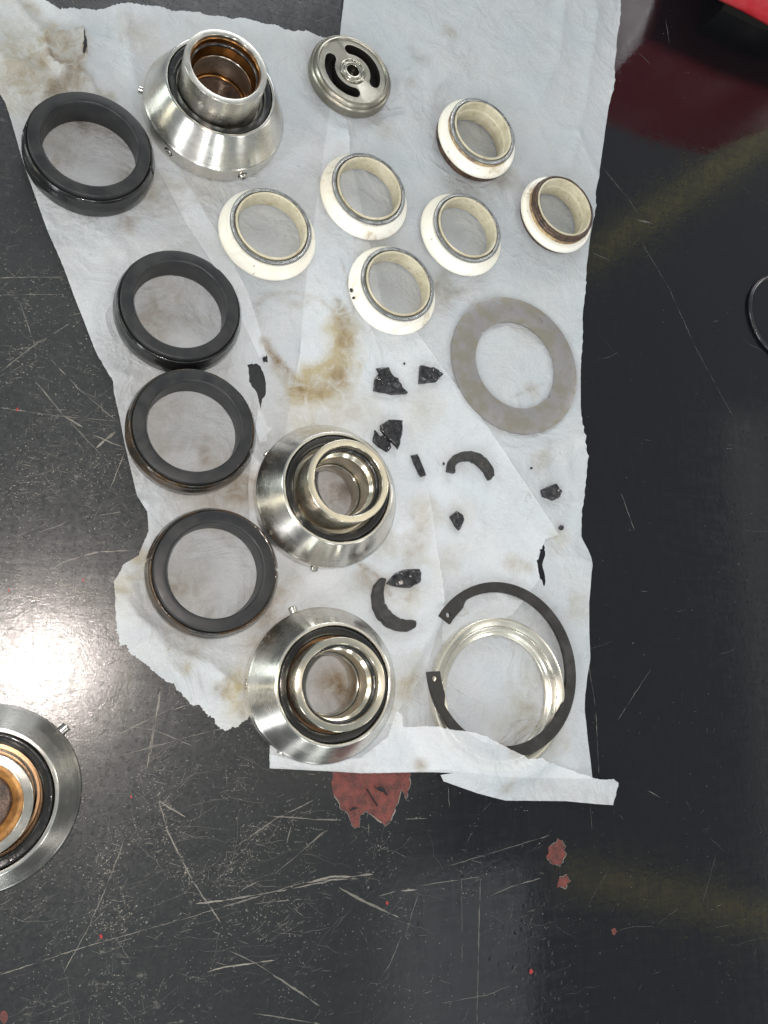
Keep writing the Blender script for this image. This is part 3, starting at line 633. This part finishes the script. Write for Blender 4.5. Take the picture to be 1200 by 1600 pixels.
shard([(654, 572), (668, 576), (676, 575), (690, 588), (680, 598), (667, 600), (652, 601)], 3.0, 'glossy pointed black shard, right of the stepped one', seed=2)
shard([(591, 667), (606, 657), (626, 659), (626, 680), (619, 705), (606, 690), (592, 676)], 1.8, 'wedge shaped black shard lying over a smaller piece near the middle seal head', seed=3, lift=1.0)
shard([(584, 673), (592, 682), (600, 681), (609, 692), (609, 702), (604, 708), (590, 700), (581, 691)], 1.6, 'smaller black shard tucked under the wedge shaped one', seed=4, jag=1.4)
shard([(640, 712), (650, 710), (656, 724), (664, 744), (656, 747), (648, 732)], 2.0, 'narrow stick-like black shard right of the wedge shaped one', seed=5)
shard([(816+27, 766), (866, 756), (876, 768), (872, 778), (862, 783), (845, 777)], 2.4, 'small angular dark shard at the right, below the flat washer', seed=6)
shard([(701, 808), (712, 799), (722, 806), (723, 814), (716, 830), (708, 822)], 2.4, 'small pointed black shard below the arched piece', seed=7)
shard([(602, 912), (616, 896), (630, 890), (652, 889), (657, 896), (655, 910), (640, 919), (618, 918)], 2.8, 'pointed leaf shaped black shard next to the lower curved piece', seed=8)
def arcpx(cx0, cy0, rx_, ry_, a0, a1, n): return [(cx0+rx_*math.cos(math.radians(a0+(a1-a0)*i/n)), cy0-ry_*math.sin(math.radians(a0+(a1-a0)*i/n))) for i in range(n+1)]
def arc_piece(outer, inner, h, label, seed):
    rnd = random.Random(seed); pts_o = [P(*q) for q in outer]; pts_i = [P(*q) for q in inner]; c = sum(pts_o, Vector())/len(pts_o)
    bm = bmesh.new(); n = len(outer); rows = []
    sec = [(0, 0), (0, .75), (.12, 1), (.5, 1.06), (.86, 1), (1, .7), (1, 0)]
    for i in range(n):
        row = []
        for (u, v) in sec:
            q = pts_o[i].lerp(pts_i[i], u); jz = .15*noise.noise(Vector((i*.9, u*3, seed))); q2 = q+(pts_i[i]-pts_o[i])*.08*noise.noise(Vector((i*.8, u*4, seed+7)))
            row.append(bm.verts.new((q2.x-c.x, q2.y-c.y, max(0, h*MM*v*(1+jz)))))
        rows.append(row)
    k = len(sec)
    for i in range(n-1):
        for j in range(k): bm.faces.new((rows[i][j], rows[i+1][j], rows[i+1][(j+1) % k], rows[i][(j+1) % k]))
    bm.faces.new(rows[0]); bm.faces.new(rows[-1][::-1]); bmesh.ops.recalc_face_normals(bm, faces=bm.faces)
    me = bpy.data.meshes.new('carbon_arc'); bm.to_mesh(me); bm.free(); smooth(me, 40)
    o = link('carbon_arc', me, M['shard_matte'], None, (c.x, c.y, BZ)); tag(o, label, 'fragment', 'broken carbon pieces'); foot.append((c.x, c.y, .012)); return o
o1 = [(695, 738), (698, 722), (706, 713), (718, 708), (732, 707), (746, 711), (758, 721), (767, 735), (768, 745), (761, 752)]
i1 = [(707, 741), (707, 730), (712, 725), (720, 722), (731, 722), (740, 726), (748, 733), (754, 740), (757, 746), (760, 751)]
def up(l, n=4):
    out = []
    for a, b in zip(l, l[1:]): out += [(a[0]+(b[0]-a[0])*j/n, a[1]+(b[1]-a[1])*j/n) for j in range(n)]
    return out+[l[-1]]
arc_piece(up(o1), up(i1), 3.0, 'arched black ring fragment lying alone below the flat washer', 3)
o2 = [(592, 904), (582, 915), (578, 932), (580, 950), (587, 966), (600, 979), (615, 986), (632, 988), (640, 984), (645, 981)]
i2 = [(600, 906), (597, 918), (596, 930), (598, 943), (604, 953), (612, 961), (622, 967), (632, 969), (640, 969), (645, 970)]
arc_piece(up(o2), up(i2), 2.8, 'C shaped black ring fragment between the two lower seal heads', 9)
for k, (px, py, r_, lab) in enumerate([(631, 569, 2, 'tiny black crumb between the two uppermost shards'), (692, 725, 2.4, 'tiny black crumb at the left end of the arched fragment'), (829, 732, 2.4, 'tiny crumb above the small angular shard at the right'),
                            (876, 825, 4.5, 'round black crumb just above the right tear in the paper'), (413, 562, 4, 'crumb at the top of the left tear in the paper')]):
    shard([(px+r_*random.uniform(.8, 1.2)*math.cos(a), py+r_*random.uniform(.8, 1.2)*math.sin(a)) for a in np.linspace(0, 2*PI, 7)[:-1]], r_*.3, lab, seed=20+k, name='carbon_crumb', jag=.5)
# ------------------------------------------------------------------ paper
CRE = [  # creases: px polyline, height mm, width mm
    ([(172, 583), (230, 592), (300, 590), (390, 575)], .8, 2.4), ([(20, 5), (60, 50), (75, 75)], 2.0, 3), ([(70, 75), (95, 60), (130, 55), (134, 95)], 3.2, 2.0), ([(75, 62), (72, 95), (100, 118), (122, 112)], 3.0, 1.8), ([(30, 110), (75, 85)], 1.6, 2.), ([(122, 112), (150, 150), (165, 190)], 1.6, 2.2), ([(134, 60), (180, 70), (200, 40)], 1.6, 2.4), ([(100, 118), (70, 150)], 1.4, 2.),
    ([(0, 90), (60, 120), (150, 130)], 1.2, 5), ([(190, 20), (200, 80), (215, 150)], 1.3, 4), ([(215, 780), (250, 790), (330, 775)], .9, 2.6), ([(185, 930), (215, 965), (250, 985)], 2.0, 3.2),
    ([(205, 905), (210, 960), (260, 1010), (330, 1040)], 1.4, 3.), ([(260, 990), (300, 1000), (330, 1010)], 1.2, 2.2), ([(340, 1050), (375, 1075), (372, 1120)], 1.8, 2.5), ([(225, 1000), (290, 1060)], 1., 3.5),
    ([(620, 140), (700, 60), (760, 0)], 1.2, 6), ([(880, 0), (870, 90), (840, 160)], 1.6, 6), ([(930, 20), (915, 150), (890, 260)], 1.3, 5), ([(560, 200), (640, 180), (700, 120)], .9, 5), ([(820, 180), (900, 210), (935, 280)], .8, 4),
    ([(905, 690), (850, 700), (790, 705)], 1.0, 3), ([(905, 780), (860, 800)], .9, 3), ([(920, 880), (880, 870)], 1.2, 3), ([(690, 960), (640, 1040), (620, 1100)], 1., 3), ([(440, 640), (520, 630), (600, 640)], .5, 4),
    ([(400, 600), (400, 700), (395, 760)], .9, 2.), ([(640, 820), (650, 900), (630, 1000)], .7, 3), ([(700, 400), (690, 480), (700, 540)], .5, 3), ([(130, 340), (200, 400)], .6, 4), ([(470, 900), (540, 890)], .6, 3)]
CREW = [([np.array(P(*q)[:2]) for q in l], hh, wd*MM) for l, hh, wd in CRE]
def seg_d(X, Y, a, b):
    ab = b-a; t = np.clip(((X-a[0])*ab[0]+(Y-a[1])*ab[1])/max(ab@ab, 1e-12), 0, 1); return np.hypot(X-a[0]-t*ab[0], Y-a[1]-t*ab[1])
def fade(X, Y):
    f = np.ones_like(X)
    for (fx, fy, fr) in foot: f *= np.clip((np.hypot(X-fx, Y-fy)-fr*.97)/.008, 0, 1)**.8
    return f
def wrinkle(X, Y):
    h = np.zeros_like(X)
    for l, hh, wd in CREW:
        dd = np.full_like(X, 9.)
        for a, b in zip(l, l[1:]): dd = np.minimum(dd, seg_d(X, Y, a, b))
        h += 1.5*hh*np.exp(-np.abs(dd)/(wd*.75))
    nz = np.array([noise.fractal(Vector((x*26, y*26, 1.7)), 1, 2, 4)*.9 + .9*(1-abs(noise.noise(Vector((x*60, y*45, 5.1)))*3)) *max(0, noise.noise(Vector((x*12, y*12, 8)))+.25) for x, y in zip(X, Y)])
    h += 1.0*np.clip(nz+.30, 0, 3)
    return h*fade(X, Y)
# stains: (px, py, radius mm, brown, yellow, grey)
ST = [(100, 75, 12, .3, .5, .1), (60, 120, 22, .1, .35, .1), (100, 175, 16, .35, .25, .35), (125, 198, 5, .2, 0, .7), (120, 130, 10, .4, .3, .1), (20, 60, 18, .2, .4, .1), (15, 150, 16, .2, .4, .1), (160, 200, 14, .3, .1, .3), (215, 60, 10, .2, .2, .1), (240, 130, 8, .2, .2, .1),
      (200, 290, 10, .3, .2, .15), (240, 300, 14, .35, .25, .2), (200, 350, 6, .5, .1, .1), (320, 300, 12, .2, .2, .3), (250, 470, 16, .25, .2, .15), (235, 520, 12, .35, .2, .1), (300, 500, 10, .1, .1, .25), (260, 640, 18, .15, .1, .25), (250, 710, 12, .3, .2, .15),
      (340, 780, 16, .45, .25, .15), (390, 760, 10, .4, .3, .1), (300, 880, 16, .1, .1, .25), (290, 940, 12, .3, .2, .2), (340, 960, 9, .2, .1, .3), (215, 910, 12, .1, .35, .15), (215, 870, 5, .15, .8, 0), (190, 920, 6, .1, .6, .1), (300, 1010, 10, .3, .2, .2), (340, 1078, 4, .7, .1, .2), (375, 1070, 7, .1, .9, 0), (380, 1110, 8, .2, .7, 0),
      (290, 1045, 3, .1, .8, 0), (400, 1000, 12, .2, .3, .1), (410, 945, 12, .45, .2, .15), (440, 920, 10, .4, .2, .1), (470, 690, 16, .15, .4, .05), (530, 590, 6, .5, .3, 0), (500, 630, 20, .1, .3, 0), (560, 650, 14, .15, .2, .05),
      (660, 640, 12, .1, .25, 0), (690, 460, 9, .4, .3, .15), (700, 440, 7, .3, .1, .1), (720, 295, 9, .4, .2, .3), (790, 275, 10, .35, .3, .3), (700, 55, 5, .4, .3, 0), (650, 90, 7, .25, 0, .2), (640, 130, 4, .3, .1, .2), (600, 200, 8, .15, .2, .1), (590, 390, 10, .2, .2, .1),
      (830, 520, 8, .15, .2, .1), (830, 610, 6, .3, .2, 0), (780, 660, 8, .15, .2, .1), (760, 480, 12, .1, .1, .15), (845, 720, 7, .4, .3, .1), (720, 800, 10, .1, .2, 0), (600, 850, 10, .4, .3, .1), (570, 900, 7, .6, .2, .05), (600, 920, 6, .5, .3, .0), (640, 930, 8, .35, .2, 0), (660, 800, 9, .3, .3, 0), (650, 850, 8, .45, .2, 0),
      (640, 1060, 9, .2, .5, .1), (630, 1090, 9, .3, .35, .0), (700, 880, 9, .25, .2, 0), (800, 880, 6, .5, .2, 0), (824, 888, 4, .5, .2, 0), (785, 1170, 5, .5, .2, 0), (655, 1195, 4, .6, .2, 0), (830, 1060, 10, .1, .3, .1), (820, 1110, 9, .1, .4, .1), (800, 1130, 14, .05, .3, .1), (900, 950, 8, .1, .4, .1), (870, 840, 7, .2, .4, 0), (540, 770, 9, .2, .1, .3), (545, 760, 3, .2, 0, .9),
      (520, 770, 14, .15, .15, .35), (520, 1070, 14, .3, .2, .45), (535, 1080, 5, .9, .1, 0), (525, 1062, 7, .5, .7, 0), (860, 1150, 8, .2, .5, 0), (780, 1230, 4, .45, .2, 0), (700, 200, 16, .0, .05, .15), (760, 180, 20, 0, .0, .14), (830, 430, 18, 0, 0, .15)]
RG = [(485, 527, 17.5, 2.6, 1., .9, .9, 200, 400)]   # the ring stain
def stain_field(X, Y):
    out = np.zeros((len(X), 4), np.float32); out[:, 3] = 1
    nz = np.array([noise.noise(Vector((x*90, y*90, 4.2)))+.5*noise.noise(Vector((x*260, y*260, 2.2))) for x, y in zip(X, Y)])
    for (px, py, r, b, ye, g) in ST:
        c = P(px, py); dd = np.hypot(X-c.x, Y-c.y)/(r*MM)*(1+.55*nz); k = np.clip(1.15-dd, 0, 1)**1.0
        out[:, 0] += b*k; out[:, 1] += ye*k; out[:, 2] += g*k
    # U shaped oil stain left by a lifted part: faint arc above, brown rim below, yellow pool at its right
    def line(l, wd, b, y=0., jit=1.):
        L = [np.array(P(*q)[:2]) for q in l]; dd = np.full_like(X, 9.)
        for a, b2 in zip(L, L[1:]): dd = np.minimum(dd, seg_d(X, Y, a, b2))
        k = np.exp(-(dd/(wd*MM)*(1+.5*nz))**2); out[:, 0] += b*k*np.clip(.75+.9*jit*nz, 0, 1.6); out[:, 1] += y*k
    line([(408, 510), (398, 480), (415, 462), (460, 457), (500, 468), (530, 495)], 1.0, .35, .12)
    line([(440, 470), (465, 478), (480, 470)], 2.2, .35, .1)
    line([(413, 535), (428, 560), (446, 578), (470, 605)], 1.7, 1.0, .5)
    line([(428, 575), (452, 605), (470, 620)], 2.2, .45, .3)
    line([(470, 605), (500, 602), (530, 578), (545, 545), (548, 510), (535, 490)], 4.6, .42, .75)
    line([(528, 500), (536, 520), (532, 535)], 2.6, .8, .4)
    line([(480, 582), (505, 580), (525, 560), (530, 530), (515, 515)], 3.6, .10, 1.2)
    line([(465, 612), (490, 622), (510, 618), (540, 600)], 3.4, .55, .8)
    # drip lines
    for l, wd, b in (([(410, 530), (440, 575), (470, 610)], 1.6, .8), ([(528, 470), (548, 520), (545, 575)], 1.8, .5), ([(560, 880), (590, 900), (610, 930)], .8, .7), ([(650, 905), (640, 935), (615, 940)], .6, .6), ([(525, 370), (540, 430), (555, 500)], .7, .4),
                     ([(640, 800), (655, 830), (665, 815)], .7, .5), ([(800, 1180), (820, 1110), (835, 1060)], .5, .4), ([(640, 150), (620, 120), (650, 100)], .6, .4), ([(800, 620), (850, 600)], .7, .4), ([(130, 60), (132, 90), (122, 100)], 1.2, 1.2), ([(70, 75), (80, 95), (100, 100), (120, 105)], 1.3, 1.), ([(75, 62), (100, 58), (128, 55)], .9, .9), ([(290, 440), (350, 470)], .6, .4)):
        L = [np.array(P(*q)[:2]) for q in l]; dd = np.full_like(X, 9.)
        for a, b2 in zip(L, L[1:]): dd = np.minimum(dd, seg_d(X, Y, a, b2))
        out[:, 0] += b*np.exp(-(dd/(wd*MM))**2)*np.clip(.6+1.2*nz, 0, 1.5)
    return np.clip(out, 0, 1.3)
def inpoly(X, Y, poly):
    ins = np.zeros(len(X), bool); n = len(poly)
    for i in range(n):
        x1, y1 = poly[i]; x2, y2 = poly[(i+1) % n]
        if y1 == y2: continue
        c = ((y1 > Y) != (y2 > Y)) & (X < (x2-x1)*(Y-y1)/(y2-y1)+x1); ins ^= c
    return ins
def dense(pxs, step, jits, seed):
    """closed px outline -> world xy; jits: list of (i0, i1, jitter px) for torn runs"""
    rnd = random.Random(seed); out = []; n = len(pxs)
    for i in range(n):
        a, b = pxs[i], pxs[(i+1) % n]; jt = .12
        for (i0, i1, j) in jits:
            if i0 <= i < i1: jt = j
        L = math.hypot(b[0]-a[0], b[1]-a[1]); st = step if jt < .3 else 2.0; k = max(1, int(L/st))
        nx, ny = -(b[1]-a[1])/max(L, 1e-6), (b[0]-a[0])/max(L, 1e-6)
        for j in range(k):
            t_ = j/k; 
            if jt > .3:
                u, v = a[0]+(b[0]-a[0])*t_, a[1]+(b[1]-a[1])*t_
                g = jt*(2.6*noise.noise(Vector((u/26, v/26, seed)))+1.3*noise.noise(Vector((u/8, v/8, seed+3)))+.5*rnd.gauss(0, 1)*(rnd.random() < .5))
            else: g = rnd.uniform(-jt, jt)
            out.append((a[0]+(b[0]-a[0])*t_+nx*g, a[1]+(b[1]-a[1])*t_+ny*g))
    return out
TEARS = [[(131, 60), (134, 68), (136, 80), (132, 96), (129, 88), (130, 74)], [(386, 571), (400, 569), (407, 574), (414, 594), (415, 616), (408, 628), (407, 640), (403, 628), (398, 612), (389, 597)],
         [(850, 850), (852, 862), (847, 882), (852, 905), (850, 916), (842, 900), (838, 876), (842, 858)], [(408, 556), (416, 555), (418, 566), (411, 566)]]
def sheet(name, pxs, z0, label, jits=(), seed=0, holes=True, grid=1.5, hfun=None, wr=1.0, group=None, edge=5.0):
    ol = [tuple(P(*q)[:2]) for q in dense(pxs, 5, jits, seed)]
    hl = [[tuple(P(*q)[:2]) for q in ragged(h_, 1.1, 4, 3)] for h_ in TEARS] if holes else []
    xs = [q[0] for q in ol]; ys = [q[1] for q in ol]; g = grid*MM
    X, Y = np.meshgrid(np.arange(min(xs), max(xs), g), np.arange(min(ys), max(ys), g)); X = X.ravel()+rng.uniform(-.25, .25, X.size)*g; Y = Y.ravel()+rng.uniform(-.25, .25, Y.size)*g
    k = inpoly(X, Y, ol)
    for h_ in hl: k &= ~inpoly(X, Y, h_)
    X, Y = X[k], Y[k]
    pts = [Vector(q) for q in ol]; edges = [(i, (i+1) % len(ol)) for i in range(len(ol))]
    for h_ in hl:
        if inpoly(np.array([h_[0][0]]), np.array([h_[0][1]]), ol)[0]:
            b = len(pts); pts += [Vector(q) for q in h_]; edges += [(b+i, b+(i+1) % len(h_)) for i in range(len(h_))]
    pts += [Vector((a, b)) for a, b in zip(X, Y)]
    V, E_, F_, *_r = delaunay_2d_cdt(pts, edges, [], 0, 1e-7)
    V = np.array([tuple(v) for v in V]); F_ = np.array([f for f in F_ if len(f) == 3])
    C = V[F_].mean(1); k = inpoly(C[:, 0], C[:, 1], ol)
    for h_ in hl: k &= ~inpoly(C[:, 0], C[:, 1], h_)
    F_ = F_[k]; used = np.unique(F_); mp = -np.ones(len(V), int); mp[used] = np.arange(len(used)); V = V[used]; F_ = mp[F_]
    Z = z0*MM+wr*.9*MM*wrinkle(V[:, 0], V[:, 1])
    OL = np.array(ol)[::3]; D_ = np.full(len(V), 9.)
    for (ax, ay) in OL: D_ = np.minimum(D_, np.hypot(V[:, 0]-ax, V[:, 1]-ay))
    lift = np.array([max(0, noise.noise(Vector((x*38, y*38, 11.+seed)))+.12) for x, y in V])
    Z = Z+lift*edge*MM*np.exp(-D_/.005)*fade(V[:, 0], V[:, 1])
    if hfun: Z = Z+hfun(V[:, 0], V[:, 1])
    me = bpy.data.meshes.new(name); me.from_pydata(np.column_stack([V, Z]).tolist(), [], F_.tolist())
    a = me.attributes.new('stain', 'FLOAT_COLOR', 'POINT'); a.data.foreach_set('color', stain_field(V[:, 0], V[:, 1]).ravel())
    bm = bmesh.new(); bm.from_mesh(me)
    for f in bm.faces:
        if f.normal.z < 0: f.normal_flip()
        f.smooth = True
    bm.to_mesh(me); bm.free()
    o = link(name, me, M['paper']); tag(o, label, 'paper', group); return o
LEFT = [(-60, 25), (0, 0), (28, -14), (60, 5), (95, 22), (130, 20), (200, 12), (250, 17), (300, 22), (350, 27), (400, 38), (450, 48), (490, 57), (531, 66),
        (545, 240), (575, 370), (606, 520), (634, 630), (655, 720), (672, 800), (686, 900), (690, 960), (664, 1050), (622, 1108), (612, 1130), (500, 1135), (425, 1110), (396, 1112), (385, 1125), (372, 1135), (348, 1140),
        (332, 1120), (300, 1098), (270, 1072), (240, 1048), (205, 1022), (196, 1008), (187, 1010), (181, 960), (178, 910), (192, 884), (216, 868), (232, 830), (230, 800), (214, 776), (196, 700), (186, 650), (177, 615), (176, 600), (165, 583), (150, 555), (130, 500), (75, 365), (35, 250), (8, 160), (-60, 60)]
RIGHT = [(537, -60), (536, 0), (530, 66), (512, 190), (492, 330), (478, 440), (466, 560), (448, 660), (430, 800), (424, 1000), (422, 1150), (420, 1197), (500, 1201), (560, 1205), (640, 1206), (690, 1202), (800, 1215), (925, 1216),
         (921, 1180), (913, 1110), (914, 1085), (920, 1030), (919, 940), (924, 885), (922, 870), (908, 838), (906, 800), (914, 740), (915, 715), (906, 695), (907, 560), (912, 440), (918, 400), (930, 300), (943, 220), (958, 120), (966, 40), (970, -60)]
sheet('paper_sheet', RIGHT, .06, 'wide pale sheet on the right, under the white rings and flat washer', [(10, 11, .5)], 2, group='pale paper sheets')
sheet('paper_sheet', LEFT, .20, 'long pale sheet on the left with torn upper and lower edges, under the dark rings', [(1, 13, 1.3), (25, 38, 2.2), (38, 42, .6)], 1, group='pale paper sheets')
sheet('paper_fold', [(215, 205), (246, 214), (290, 285), (343, 370), (385, 455), (408, 527), (416, 557), (405, 561), (372, 490), (335, 420), (290, 350)], .32, 'narrow wedge shaped fold running diagonally right of the second dark ring', [(5, 7, .8)], 5, False, 1.6, group='overlapping paper folds', edge=1.2)
sheet('paper_fold', [(636, 640), (606, 520), (640, 505), (692, 576), (753, 655), (810, 742), (867, 826), (872, 836), (850, 842), (843, 862), (839, 880), (842, 905), (800, 960), (720, 1010), (690, 1000), (690, 960), (686, 900), (672, 800), (655, 720)], .30, 'broad fold under the small shards, edge running down to the right tear', [(7, 9, .6)], 6, True, 1.6, group='overlapping paper folds', edge=1.2)
sheet('paper_scrap', [(392, 712), (400, 716), (404, 724), (413, 722), (404, 730), (402, 760), (398, 800), (405, 850), (398, 862), (389, 830), (386, 760)], .42, 'thin torn upright sliver between the third dark ring and the middle seal head', [(0, 5, 1.2)], 8, False, 1., hfun=lambda X, Y: .0016+0*X, wr=0, edge=0)
sheet('paper_scrap', [(402, 640), (410, 650), (417, 668), (423, 671), (415, 680), (416, 690), (404, 694), (398, 670)], .42, 'small white torn flap just under the left tear', [(0, 7, 1.2)], 9, False, 1., hfun=lambda X, Y: .0006+0*X, wr=0, edge=2)
# the turned-up strip across the bottom that covers the feet of the two rings
FLAP = [(423, 1178), (470, 1192), (560, 1184), (603, 1150), (618, 1110), (626, 1118), (628, 1136), (670, 1133), (694, 1138), (724, 1143), (745, 1150), (766, 1162), (800, 1178), (806, 1184), (828, 1181), (840, 1192), (850, 1190), (880, 1200), (920, 1213), (930, 1216), (952, 1216), (962, 1222), (953, 1257), (880, 1251), (786, 1250), (740, 1238), (690, 1220), (685, 1210), (700, 1206), (560, 1207), (420, 1200)]
def flap_h(X, Y):
    dr = np.abs(np.hypot(X-cxr, Y-cyr)-(RR-3)*MM)
    inside = np.hypot(X-cxr, Y-cyr) < (RR+1.5)*MM
    k = np.where(inside, 1., np.exp(-((np.hypot(X-cxr, Y-cyr)-(RR+1.5)*MM)/.006)**2))
    k = k*np.clip((X-P(612, 1150).x)/.010, 0, 1)
    return k*.0094+.0004
sheet('paper_strip', FLAP, .30, 'narrow bright turned-over paper strip across the bottom, lapping over the gold ring', [(4, 20, .9)], 11, False, 1.2, hfun=flap_h, wr=.9)
# ------------------------------------------------------------------ things at the frame's edge and what the bench mirrors
zt = .022; q = [P(*a, zt) for a in ((1085, -22), (1122, -2), (1160, 16), (1200, 38), (1300, 75), (1460, 20), (1380, -190), (1130, -190))]
c = sum(q, Vector())/len(q); n = len(q); t = root('red_tray', c.x, c.y, 0); tag(t, 'edge of a red plastic tray in the top right corner', 'tray')
def stack(name, lv_, mat):
    bm = bmesh.new(); lv = []
    for (z, k) in lv_: lv.append([bm.verts.new(((a.x-c.x)*k, (a.y-c.y)*k, z)) for a in q])
    for A, B in zip(lv, lv[1:]):
        for i in range(n): bm.faces.new((A[i], A[(i+1) % n], B[(i+1) % n], B[i]))
    bm.faces.new(lv[-1]); bm.faces.new(lv[0][::-1]); bmesh.ops.recalc_face_normals(bm, faces=bm.faces)
    me = bpy.data.meshes.new(name); bm.to_mesh(me); bm.free(); smooth(me, 50); return link(name, me, mat, t)
stack('tray_body', [(zt-.003, .93), (zt-.001, .97), (zt+.001, .99), (zt+.004, 1.0), (.085, 1.03), (.088, 1.0)], M['red'])
stack('tray_foot', [(0, .46), (zt-.0031, .5)], M['hole'])
pp = [P(a, b, .0012) for a, b in [(1290, 470), (1225, 431), (1198, 433), (1180, 447), (1172, 470), (1174, 497), (1184, 523), (1202, 546), (1235, 570), (1290, 580)]]
path = []
for i in range(1, len(pp)-2):
    for j in range(8):
        t_ = j/8; a, b, c, e = pp[i-1], pp[i], pp[i+1], pp[i+2]
        path.append(.5*((2*b)+(c-a)*t_+(2*a-5*b+4*c-e)*t_**2+(3*b-a-3*c+e)*t_**3))
V, Fc = [], []; k = 12
for i, p in enumerate(path):
    tn = (path[min(i+1, len(path)-1)]-path[max(i-1, 0)]).normalized(); sd = Vector((-tn.y, tn.x, 0))
    for j in range(k):
        b = 2*PI*j/k; V.append(tuple(p+sd*math.cos(b)*.0011+Vector((0, 0, math.sin(b)*.0011))))
for i in range(len(path)-1):
    for j in range(k): Fc.append((i*k+j, (i+1)*k+j, (i+1)*k+(j+1) % k, i*k+(j+1) % k))
me = bpy.data.meshes.new('black_cord'); me.from_pydata(V, [], Fc)
for p in me.polygons: p.use_smooth = True
tag(link('black_cord', me, M['cord']), 'thin glossy black cord loop at the right edge of the bench', 'cord')
